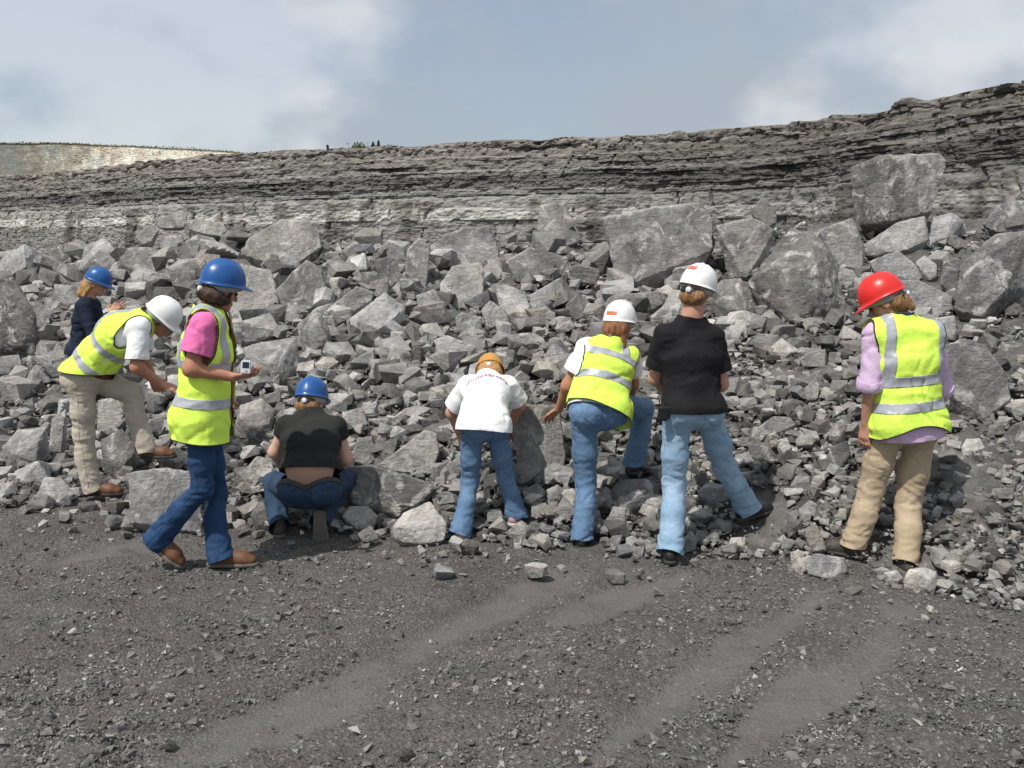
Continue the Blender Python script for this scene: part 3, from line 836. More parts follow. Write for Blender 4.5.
 ('rounded grey stone up and right of the squatting person', .20, .9, [(346,397),(354,389),(364,391),(366,399),(358,404)]),
 ('flat dark stone midway between squatting person and white shirt', .16, .5, [(392,418),(402,411),(416,410),(414,417),(400,423)]),
 ('large square block under the hand between white shirt and yellow vest', .19, .7, [(512,427),(522,404),(560,405),(566,457),(563,477),(537,482),(519,474)]),
 ('round stone below the large square block', .19, .9, [(522,492),(537,482),(546,492),(537,506),(525,503)]),
 ('light stone left of the standing blue jeans leg', .24, .9, [(546,490),(558,484),(566,492),(560,505),(548,504)]),
 ('low pale stone right of the right pink shoe', .27, .8, [(505,533),(522,520),(530,527),(522,540)]),
 ('dark brown rock carrying the raised foot of the jeans person', .13, .8, [(610,490),(620,480),(645,478),(660,484),(657,503),(630,514),(613,508)]),
 ('tan stone right of the rock with the raised foot', .25, .7, [(640,505),(655,494),(672,496),(667,509),(648,513)]),
 ('upright grey stone between the jeans legs of the yellow vested person', .20, .8, [(597,500),(605,485),(613,492),(616,505),(608,512)]),
 ('brown stone seen between the legs of the man in black', .18, .8, [(697,492),(706,483),(725,485),(730,498),(712,508)]),
]
INDIV = []          # (object, u, v, size in px, has own label)
def place_traced(i, lab, tone, thick, poly):
    global LAST_FACET
    r = np.random.default_rng(100 + i)
    poly = np.array(poly, float)
    cu, cv = poly.mean(0)
    vb = poly[:, 1].max(); ub = poly[np.argmax(poly[:, 1]), 0]
    wpx, hpx = np.ptp(poly[:, 0]), np.ptp(poly[:, 1])
    hit = surf_hit(cu, vb - 0.06 * hpx)
    if hit is None: hit = surf_hit(cu, vb + 14)
    if hit is None: hit = surf_hit(cu, 290)
    T0 = thick * math.sqrt(wpx * hpx) / FPX * hit[1]
    Yb = hit[1] - 0.32 * T0
    size = min(wpx, hpx) / FPX * Yb
    T = thick * math.sqrt(wpx * hpx) / FPX * Yb
    lean = 0.34 * T / max(hpx, 1)
    P3 = []
    flat = any(w in lab for w in ('block', 'slab', 'square', 'wedge'))
    tl = r.uniform(-0.25, 0.25)
    for (u, v) in poly:
        if lab.startswith('topmost'):                              # two faces meeting at an upright edge
            P3.append(PT(u, v, Yb + (0.08 + 0.40 * max(0, 890 - u) / 40 + 0.16 * max(0, u - 890) / 57) * T + lean * 0.5 * (vb - v)))
            continue
        if flat:                                          # a broad plane face towards the viewer
            k = 0.955
            P3.append(PT(cu + (u - cu) * k, cv + (v - cv) * k, Yb + (0.05 + tl * (u - cu) / wpx) * T + lean * (vb - v)))
            P3.append(PT(u, v, Yb + (0.20 + tl * (u - cu) / wpx) * T + lean * (vb - v)))
            continue
        P3.append(PT(u, v, Yb + (0.30 + 0.10 * r.uniform(-1, 1)) * T + lean * (vb - v)))
    nf = 0 if flat else 4
    if lab.startswith('topmost'):
        nf = 0; P3 += [PT(889, 159, Yb + lean * 0.5 * (vb - 159)), PT(886, 221, Yb)]
    an = r.uniform(0, 2 * math.pi)
    for q in range(nf):
        a = an + q * 2 * math.pi / nf + r.uniform(-.4, .4)
        k = r.uniform(0.45, 0.8)
        u, v = cu + 0.5 * wpx * k * math.cos(a), cv + 0.5 * hpx * k * math.sin(a)
        P3.append(PT(u, v, Yb + r.uniform(-0.02, 0.14) * T + lean * (vb - v)))
    for (u, v) in poly:
        k = r.uniform(0.62, 0.86)
        P3.append(PT(cu + (u - cu) * k, cv + (v - cv) * k + 0.04 * hpx, Yb + (1.0 + 0.1 * r.uniform(-1, 1)) * T + lean * (vb - v)))
    # a foot that reaches down into the heap
    for q in (-0.25, 0.25):
        P3.append(PT(cu + q * wpx, vb, Yb + 0.55 * T) - np.array([0, 0, 0.15 * size]))
    P3 = np.array(P3)
    c = P3.mean(0)
    nn, hh = hull_planes(P3 - c)
    ext = np.ptp(P3, axis=0) * 0.5
    big = max(wpx, hpx)
    lvl = 5 if big > 66 else (4 if big > 40 else 3)
    v, f = rock_from_planes(nn, hh, ext, lvl, 100 + i, 0.75)
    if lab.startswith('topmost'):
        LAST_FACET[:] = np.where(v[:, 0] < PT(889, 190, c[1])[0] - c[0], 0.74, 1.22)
    name = 'boulder' if big > 38 else 'rock'
    me = raw_mesh(name, v, f)
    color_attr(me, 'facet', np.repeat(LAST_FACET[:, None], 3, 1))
    me.set_sharp_from_angle(angle=math.radians(19))
    o = add_obj(name, me, M_ROCK, loc=c)
    o.color = rock_tone(r, tone * 1.32)
    tag(o, lab, 'boulder' if big > 38 else 'rock', 'blasted limestone blocks on the heap')
    INDIV.append((o, cu, cv, big, True))
for i, (lab, tone, thick, poly) in enumerate(TR):
    place_traced(i, lab, tone, thick, poly)

# where people stand: no loose stone on top of their feet
FEET = [(836, 552, 5.5), (765, 516, 6.05), (892, 572, 5.3), (92, 488, 6.85), (221, 556, 5.4), (170, 545, 5.4), (279, 528, 6.0), (322, 528, 6.0), (461, 530, 6.0), (517, 514, 6.2), (582, 538, 5.86), (634, 466, 6.3), (670, 550, 5.47), (752, 512, 5.9), (846, 548, 5.48), (905, 565, 5.35)]
# further single rocks that fill the heap between the traced blocks
def in_poly(u, v, poly):
    n, ins = len(poly), False
    for i in range(n):
        (x0, y0), (x1, y1) = poly[i], poly[i - 1]
        if (y0 > v) != (y1 > v) and u < (x1 - x0) * (v - y0) / (y1 - y0) + x0: ins = not ins
    return ins
PROTO = []
for q in range(36):
    r = np.random.default_rng(900 + q)
    ext = np.array([1.0, r.uniform(0.62, 1.0), r.uniform(0.48, 0.85)])
    sp = shard_points(r, ext, int(r.integers(9, 15)))
    sp = np.concatenate([sp, np.array([[1, 0, 0], [-1, 0, 0], [0, 1, 0], [0, -1, 0], [0, 0, 1], [0, 0, -1]]) * ext * 0.62])
    nn, hh = hull_planes(sp)
    v, f = rock_from_planes(nn, hh, ext, 3, 900 + q, 1.0)
    me = raw_mesh('rock', v, f)
    color_attr(me, 'facet', np.repeat(LAST_FACET[:, None], 3, 1))
    me.set_sharp_from_angle(angle=math.radians(19))
    me.materials.append(M_ROCK)
    PROTO.append(me)
FILL = []
BIGPOLY = [p for _, _, _, p in TR]
def fill_rocks(n, ulo, uhi, slo, shi, seed, gap=0.50):
    r = np.random.default_rng(seed)
    made, tries = 0, 0
    while made < n and tries < 6000:
        tries += 1
        u = r.uniform(ulo, uhi)
        vt = np.interp(u, _toe[:, 0], _toe[:, 1]); vc = np.interp(u, _cu, _cv)
        v = vc + (vt - vc) * r.uniform(0.02, 0.97)
        s = r.uniform(slo, shi) * (1.12 if v < 360 else 0.9)
        if any(in_poly(u, v, p) for p in BIGPOLY): continue
        if any((u - a) ** 2 + (v - b) ** 2 < (gap * (s + c)) ** 2 for a, b, c in FILL): continue
        hit = surf_hit(u, v)
        if hit is None or any(abs(u - a) < 30 and -14 < v - b < 34 for a, b, c in FEET): continue
        FILL.append((u, v, s)); made += 1
        rad = 0.5 * s / FPX * hit[1] * 1.15
        o = bpy.data.objects.new('rock' if s > 16 else 'stone', PROTO[r.integers(0, len(PROTO))])
        o.location = (hit[0], hit[1] + 0.25 * rad, hit[2] + 0.30 * rad)
        o.scale = (rad * r.uniform(.85, 1.25), rad * r.uniform(.85, 1.2), rad * r.uniform(.85, 1.15))
        o.rotation_euler = (r.uniform(-.6, .6), r.uniform(-.6, .6), r.uniform(0, 6.28))
        o.color = rock_tone(r)
        COL.objects.link(o)
        INDIV.append((o, u, v, s, False))
fill_rocks(30, -5, 600, 30, 46, 6, 0.46)
fill_rocks(58, -5, 440, 17, 30, 1)
fill_rocks(26, 440, 700, 15, 28, 2)
fill_rocks(18, 690, 1030, 18, 30, 3)
fill_rocks(45, 690, 1030, 11, 18, 4)
fill_rocks(18, 0, 690, 11, 16, 5)

# labels of the filling rocks: by tone, size and the nearest thing one can find
MARKS = [('the navy sweater', 85, 325), ('the lower white hard hat', 172, 308), ('the cream trousers', 105, 425), ('the walking person blue hard hat', 226, 270),
         ('the walking person jeans', 205, 485), ('the held camera', 246, 367), ('the squatting person hard hat', 312, 388), ('the squatting person right elbow', 345, 455),
         ('the white shirt', 485, 395), ('the pink shoes', 490, 525), ('the yellow vest in the middle', 598, 375), ('the raised boot', 635, 472),
         ('the man in black hard hat', 702, 277), ('the black belt pouch', 666, 410), ('the black shoe', 755, 515), ('the red hard hat', 880, 292),
         ('the hanging hand', 862, 438), ('the khaki trousers', 890, 510), ('the whitest wedge stone', 512, 303), ('the pale square boulder', 463, 287),
         ('the big rectangular block', 660, 245), ('the dark speckled boulder', 800, 280), ('the topmost square block', 898, 190), ('the huge right edge boulder', 995, 280),
         ('the lone whitish stone', 973, 448), ('the big rounded slab', 283, 245), ('the pale banded boulder', 378, 315), ('the flat crest slab', 206, 228),
         ('the huge left edge boulder', 10, 320), ('the big dark flat slab', 390, 490), ('the ridged wedge rock', 415, 455), ('the black shirt', 690, 350),
         ('the long light slab', 776, 426), ('the square block under the hand', 540, 440), ('the left edge heap rock', 25, 450), ('the large dark right slab', 978, 378)]
_ORD = ['', 'second ', 'third ', 'fourth ', 'fifth ', 'sixth ', 'seventh ', 'eighth ', 'ninth ', 'tenth ']
def label_fill():
    groups = {}
    for (o, u, v, s, own) in INDIV:
        if own: continue
        nm, mu, mv = min(MARKS, key=lambda m: (m[1] - u) ** 2 + (m[2] - v) ** 2)
        a = math.degrees(math.atan2(mv - v, u - mu)) % 360
        dirn = ['right of', 'up and right of', 'above', 'up and left of', 'left of', 'down and left of', 'below', 'down and right of'][int((a + 22.5) // 45) % 8]
        t = o.color[0]
        tn = 'dark grey' if t < 0.205 else ('mid grey' if t < 0.30 else 'pale grey')
        sz = 'small' if s < 15 else ('medium' if s < 23 else 'large')
        groups.setdefault((tn, sz, dirn, nm), []).append(((mu - u) ** 2 + (mv - v) ** 2, o))
    for (tn, sz, dirn, nm), lst in groups.items():
        lst.sort(key=lambda e: e[0])
        for q, (_, o) in enumerate(lst):
            near = 'nearest ' if len(lst) > 1 else ''
            tag(o, f'{sz} {tn} angular rock, {_ORD[q]}{near}{dirn} {nm}', 'rock', 'blasted limestone blocks on the heap')
label_fill()

# ---------------------------------------------------------------- broken stone nobody could count
def stone_field(name, label, pts, rad, tone, seed, level=(7, 12)):
    """many small angular stones as one mesh, each with its own cut shape and tone"""
    r = np.random.default_rng(seed)
    n = len(pts)
    an = r.uniform(0, 2 * math.pi, n); ta = r.uniform(-.8, .8, n)
    ca, sa, ct, st = np.cos(an), np.sin(an), np.cos(ta), np.sin(ta)
    w = r.uniform(0.0, 0.10, n)
    c = np.stack([tone, tone * (1 - 0.5 * w), tone * (1 - 1.3 * w)], 1)
    pick = r.integers(0, 60, n)
    VV, FF, CC, base = [], [], [], 0
    for q in range(60):
        sh, f = shard_mesh(r, int(r.integers(*level)))
        ii = np.where(pick == q)[0]
        if len(ii) == 0: continue
        x, y, z = np.repeat(sh[None], len(ii), 0).transpose(2, 0, 1)
        y, z = y * ct[ii, None] - z * st[ii, None], y * st[ii, None] + z * ct[ii, None]
        x, y = x * ca[ii, None] - y * sa[ii, None], x * sa[ii, None] + y * ca[ii, None]
        VV.append((np.stack([x, y, z], -1) * rad[ii, None, None] + pts[ii, None, :]).reshape(-1, 3))
        FF.append((f[None] + (base + np.arange(len(ii)) * len(sh))[:, None, None]).reshape(-1, 3))
        CC.append(np.repeat(c[ii], len(sh), 0)); base += len(ii) * len(sh)
    me = raw_mesh(name, np.concatenate(VV), np.concatenate(FF), smooth=False)
    color_attr(me, 'tone', np.concatenate(CC))
    tag(add_obj(name, me, M_SCREE), label, 'stones', kind='stuff')
def slope_samples(n, seed, ulo=-230, uhi=1330):
    n = int(n * 1.42)
    r = np.random.default_rng(seed)
    u = r.uniform(ulo, uhi, n)
    vt = np.interp(u, _toe[:, 0], _toe[:, 1]); vc = np.interp(u, _cu, _cv)
    v = vc + (vt + 6 - vc) * r.uniform(0.0, 1, n) ** 0.9 + np.where(r.uniform(0, 1, n) < 0.18, np.abs(r.normal(0, 22, n)), 0)
    xc, yc = (u - CX) / FPX, (CY - v) / FPX
    dyv = CP + yc * SP; sx = xc / dyv; sz = (-SP + yc * CP) / dyv
    ys = np.linspace(4.5, 28, 700)
    Z = CAMZ + sz[:, None] * ys; X = sx[:, None] * ys
    hit = Z <= heap(X, np.broadcast_to(ys, X.shape))
    k = np.argmax(hit, axis=1); ok = hit[np.arange(n), k]
    yy = ys[k]
    p = np.stack([sx * yy, yy, heap(sx * yy, yy)], 1)
    fp = np.array([PT(a, b, c) for a, b, c in FEET])
    dd = np.hypot(p[:, None, 0] - fp[None, :, 0], (p[:, None, 1] - fp[None, :, 1] + 0.10) * 0.6).min(1)
    ok &= dd > 0.13
    for poly in BIGPOLY:                                   # keep the faces of the big blocks clear of loose stone
        pc = np.array(poly, float); m = pc.mean(0); pc = m + (pc - m) * 0.9 - np.array([0, 0.04 * np.ptp(pc[:, 1])])
        ins = np.zeros(n, bool)
        for q in range(len(pc)):
            (x0, y0), (x1, y1) = pc[q], pc[q - 1]
            if y0 == y1: continue
            ins ^= ((y0 > v) != (y1 > v)) & (u < (x1 - x0) * (v - y0) / (y1 - y0) + x0)
        ok &= ~ins
    return p[ok], u[ok], v[ok], r
def build_scree():
    p, u, v, r = slope_samples(2900, 23)
    px = (12 + 24 * r.uniform(0, 1, len(p)) ** 1.6) * np.where(v < 400, 1.0, 0.8) * np.where(u > 700, 0.8, 1.0)
    rad = 0.5 * px / FPX * p[:, 1]
    p[:, 2] += 0.48 * rad
    stone_field('rubble', 'head sized broken rubble packed between the larger blocks', p, rad, np.clip(r.normal(0.20, 0.075, len(p)), 0.08, 0.46) * 1.25, 35, (14, 26))
    p, u, v, r = slope_samples(6500, 21)
    px = r.uniform(6, 13, len(p)) * np.where(u > 690, 1.0, 1.12)
    rad = 0.5 * px / FPX * p[:, 1]
    p[:, 2] += 0.25 * rad
    stone_field('scree', 'loose fist sized broken stone between the blocks of the heap', p, rad, np.clip(r.normal(0.20, 0.075, len(p)), 0.08, 0.46) * 1.25, 31, (9, 16))
    p, u, v, r = slope_samples(10500, 22)
    px = r.uniform(2.5, 6.5, len(p))
    rad = 0.5 * px / FPX * p[:, 1]
    p[:, 2] += 0.4 * rad
    stone_field('fine_scree', 'fine broken chips filling the gaps of the heap', p, rad, np.clip(r.normal(0.18, 0.07, len(p)), 0.06, 0.45) * 1.2, 33, (6, 10))
build_scree()
def build_gravel():
    r = np.random.default_rng(51)
    n = 72000
    u = r.uniform(-60, 1084, n); v = 490 + (800 - 490) * r.uniform(0, 1, n) ** 0.85
    xc, yc = (u - CX) / FPX, (CY - v) / FPX
    dyv = CP + yc * SP; dz = -SP + yc * CP
    k = -CAMZ / dz
    x, y = xc * k, dyv * k
    tr = track_mask(x, y)
    clump = fbm(np.stack([x * 1.3, y * 1.3, 0 * x], 1), 3)
    keep = (r.uniform(0, 1, n) > 0.965 * np.clip(tr * 1.3, 0, 1)) & (r.uniform(0, 1, n) < np.clip(0.55 + 0.9 * clump, 0.12, 1)) & (heap(x, y) < 0.12)
    x, y = x[keep], y[keep]
    n = len(x)
    rad = np.clip(0.0050 * np.exp(r.normal(0, 0.60, n)), 0.0030, 0.030)
    tone = np.clip(r.normal(0.185, 0.055, n) + 0.20 * (r.uniform(0, 1, n) > 0.90), 0.06, 0.52)
    p3 = np.stack([x, y, 0 * x], 1)
    z = 0.030 * fbm(p3 * 0.8, 3) - 0.012
    stone_field('gravel', 'grey gravel and small chips strewn over the dark quarry floor', np.stack([x, y, z + heap(x, y) + 0.35 * rad], 1), rad, tone, 61, (6, 10))
build_gravel()
# ---------------------------------------------------------------- smooth solid modelling for figures and clothes
def ell(a, b, ra, rb=None, side=None, cap=1.0):
    """a limb: tapered, with an elliptical section (half width along side, half depth)"""
    a = np.asarray(a, np.float32); b = np.asarray(b, np.float32)
    rb = ra if rb is None else rb
    if not isinstance(ra, tuple): ra = (ra, ra)
    if not isinstance(rb, tuple): rb = (rb, rb)
    ba = b - a; L = float(np.linalg.norm(ba)) + 1e-9; n = ba / L
    if side is None: side = np.cross(n, [0.31, 0.52, 0.79])
    s = np.asarray(side, float) - n * float(np.dot(side, n)); s = (s / (np.linalg.norm(s) + 1e-9)).astype(np.float32)
    v = np.cross(n, s).astype(np.float32); n = n.astype(np.float32)
    circ = ra[0] == ra[1] and rb[0] == rb[1]
    def f(p):
        q = p - a
        t = q @ n
        h = np.clip(t / L, 0, 1)
        w = ra[0] + (rb[0] - ra[0]) * h
        if circ:
            q = q - (h * L)[:, None] * n
            return np.sqrt((q * q).sum(1)) - w
        d = ra[1] + (rb[1] - ra[1]) * h
        qs, qv, qn = q @ s, q @ v, t - h * L
        e = np.minimum(w, d) * cap
        k0 = np.sqrt((qs / w) ** 2 + (qv / d) ** 2 + (qn / e) ** 2) + 1e-6
        k1 = np.sqrt((qs / w ** 2) ** 2 + (qv / d ** 2) ** 2 + (qn / e ** 2) ** 2) + 1e-6
        return k0 * (k0 - 1) / k1
    return f
def orb(c, r, ax=None):
    """ellipsoid with radii r along the axes ax (rows)"""
    c = np.asarray(c, np.float32)
    r = np.asarray(r if hasattr(r, '__len__') else (r, r, r), np.float32)
    A = np.eye(3, dtype=np.float32) if ax is None else np.asarray(ax, np.float32)
    def f(p):
        q = (p - c) @ A.T
        k0 = np.sqrt(((q / r) ** 2).sum(1)) + 1e-6
        k1 = np.sqrt(((q / r ** 2) ** 2).sum(1)) + 1e-6
        return k0 * (k0 - 1) / k1
    return f
def smin(a, b, k):
    h = np.clip(0.5 + 0.5 * (b - a) / k, 0, 1)
    return b + (a - b) * h - k * h * (1 - h)
def blend(prims, k):
    def f(p):
        d = prims[0](p)
        for g in prims[1:]: d = smin(d, g(p), k)
        return d
    return f
def nets(f, lo, hi, h, B=4, margin=0.022):
    """surface of the solid f < 0 on a grid of step h"""
    lo = np.asarray(lo, np.float32) - 3 * h; hi = np.asarray(hi, np.float32) + 3 * h
    nb = np.maximum(np.ceil((hi - lo) / h / B).astype(int), 2)
    g = np.stack(np.meshgrid(*[np.arange(k) for k in nb], indexing='ij'), -1).reshape(-1, 3)
    d = f((lo + (g + 0.5 - 0.5 / B) * B * h).astype(np.float32))
    act = np.abs(d) < 0.5 * B * h * 1.75 + margin
    V = np.repeat(np.repeat(np.repeat(np.where(d.reshape(nb) < 0, -1, 1).astype(np.float32), B, 0), B, 1), B, 2)
    V = np.ascontiguousarray(V)
    V6 = V.reshape(nb[0], B, nb[1], B, nb[2], B).transpose(0, 2, 4, 1, 3, 5)
    ga = g[act]
    loc = np.stack(np.meshgrid(*[np.arange(B)] * 3, indexing='ij'), -1).reshape(-1, 3)
    pts = (lo + (ga[:, None, :] * B + loc[None]) * h).astype(np.float32).reshape(-1, 3)
    V6[ga[:, 0], ga[:, 1], ga[:, 2]] = f(pts).reshape(-1, B, B, B)
    S = V < 0
    cnt = np.zeros(tuple(np.array(S.shape) - 1), np.int8)
    offs = [(i, j, k) for i in (0, 1) for j in (0, 1) for k in (0, 1)]
    sx, sy, sz = S.shape
    for (i, j, k) in offs: cnt += S[i:sx - 1 + i, j:sy - 1 + j, k:sz - 1 + k]
    cells = np.argwhere((cnt > 0) & (cnt < 8))
    cv = np.stack([V[cells[:, 0] + i, cells[:, 1] + j, cells[:, 2] + k] for (i, j, k) in offs], 1)
    acc = np.zeros((len(cells), 3)); num = np.zeros(len(cells))
    for a in range(8):
        for b in range(a + 1, 8):
            oa, ob = np.array(offs[a]), np.array(offs[b])
            if np.abs(oa - ob).sum() != 1: continue
            m = (cv[:, a] < 0) != (cv[:, b] < 0)
            t = cv[m, a] / (cv[m, a] - cv[m, b])
            acc[m] += oa + t[:, None] * (ob - oa); num[m] += 1
    verts = lo + (cells + acc / num[:, None]) * h
    ids = np.full(cnt.shape, -1, np.int32); ids[cells[:, 0], cells[:, 1], cells[:, 2]] = np.arange(len(cells))
    quads = []
    for ax in range(3):
        o1, o2 = (ax + 1) % 3, (ax + 2) % 3
        sl0 = [slice(None)] * 3; sl1 = [slice(None)] * 3
        sl0[ax] = slice(0, -1); sl1[ax] = slice(1, None)
        A, Bm = S[tuple(sl0)], S[tuple(sl1)]
        e = np.argwhere(A != Bm)
        e = e[(e[:, o1] >= 1) & (e[:, o2] >= 1) & (e[:, o1] < S.shape[o1] - 1) & (e[:, o2] < S.shape[o2] - 1)]
        ins = S[e[:, 0], e[:, 1], e[:, 2]]
        q = []
        for (p1, p2) in ((-1, -1), (0, -1), (0, 0), (-1, 0)):
            c = e.copy(); c[:, o1] += p1; c[:, o2] += p2
            q.append(ids[c[:, 0], c[:, 1], c[:, 2]])
        q = np.stack(q, 1)
        q[~ins] = q[~ins][:, ::-1]
        quads.append(q)
    return verts, np.concatenate(quads)
def to_tris(q):
    return np.concatenate([q[:, [0, 1, 2]], q[:, [0, 2, 3]]])
def clip(v, t, s):
    """keep the part of a triangle mesh where the value s is positive, with a clean edge"""
    k = s[t] > 0; n = k.sum(1)
    out = [t[n == 3]]
    newv, base = [], len(v)
    pairs, slots = [], []
    for want, flag in ((1, True), (2, False)):
        tt = t[n == want]; kk = k[n == want]
        if len(tt) == 0: continue
        first = np.argmax(kk == flag, axis=1)
        rows = np.arange(len(tt))
        a, b, c = tt[rows, first], tt[rows, (first + 1) % 3], tt[rows, (first + 2) % 3]
        pairs += [np.stack([a, b], 1), np.stack([a, c], 1)]
        slots.append((want, a, b, c))
    if pairs:
        allp = np.sort(np.concatenate(pairs), axis=1)
        up, inv = np.unique(allp, axis=0, return_inverse=True); inv = inv.reshape(-1) + base
        sa, sb = s[up[:, 0]], s[up[:, 1]]
        w = np.clip(sa / (sa - sb + 1e-12), 0.02, 0.98)
        newv = v[up[:, 0]] + w[:, None] * (v[up[:, 1]] - v[up[:, 0]])
        p = 0
        for want, a, b, c in slots:
            m = len(a); ab = inv[p:p + m]; ac = inv[p + m:p + 2 * m]; p += 2 * m
            if want == 1: out.append(np.stack([a, ab, ac], 1))
            else: out += [np.stack([ab, b, c], 1), np.stack([ab, c, ac], 1)]
        v = np.concatenate([v, newv])
    t = np.concatenate(out)
    used = np.unique(t); mp = np.full(len(v), -1); mp[used] = np.arange(len(used))
    return v[used], mp[t]
def vnormals(v, t):
    fn = np.cross(v[t[:, 1]] - v[t[:, 0]], v[t[:, 2]] - v[t[:, 0]])
    n = np.zeros_like(v)
    for i in range(3): np.add.at(n, t[:, i], fn)
    return n / (np.linalg.norm(n, axis=1, keepdims=True) + 1e-12)
def axis_t(p, a, b):
    d = b - a; L = np.linalg.norm(d)
    return (p - a) @ (d / L), L
def seg_dist(p, a, b):
    d = b - a; h = np.clip(((p - a) @ d) / (d @ d), 0, 1)
    return np.linalg.norm(p - a - h[:, None] * d, axis=1)
# ---------------------------------------------------------------- people
def smooth_obj(name, v, t, mat, root, org, thick=0.0):
    me = raw_mesh(name, v - org, t)
    o = add_obj(name, me, mat, root)
    if thick:
        md = o.modifiers.new('thickness', 'SOLIDIFY'); md.thickness = thick; md.offset = -1.0
    return o
def pieces(name, v, t, mat, parent, org, thick, least=14):
    """each connected piece becomes a part of its own"""
    lab = np.arange(len(v))
    while True:
        m = lab[t].min(1); new = lab.copy()
        for i in range(3): np.minimum.at(new, t[:, i], m)
        new = new[new]
        if (new == lab).all(): break
        lab = new
    tl = lab[t[:, 0]]
    for k in np.unique(tl):
        tt = t[tl == k]
        if len(tt) < least: continue
        us = np.unique(tt); mp = np.zeros(len(v), int); mp[us] = np.arange(len(us))
        smooth_obj(name, v[us], mp[tt], mat, parent, org, thick)
def folds(p, amp, scale, seed, sharp=True):
    q = p * np.asarray(scale, np.float32) + seed * 3.17
    q = q + 0.5 * perlin(q * 0.5 + 4.1)[:, None]
    n = perlin(q)
    return amp * (1.5 * np.abs(n) - 0.4) if sharp else amp * n

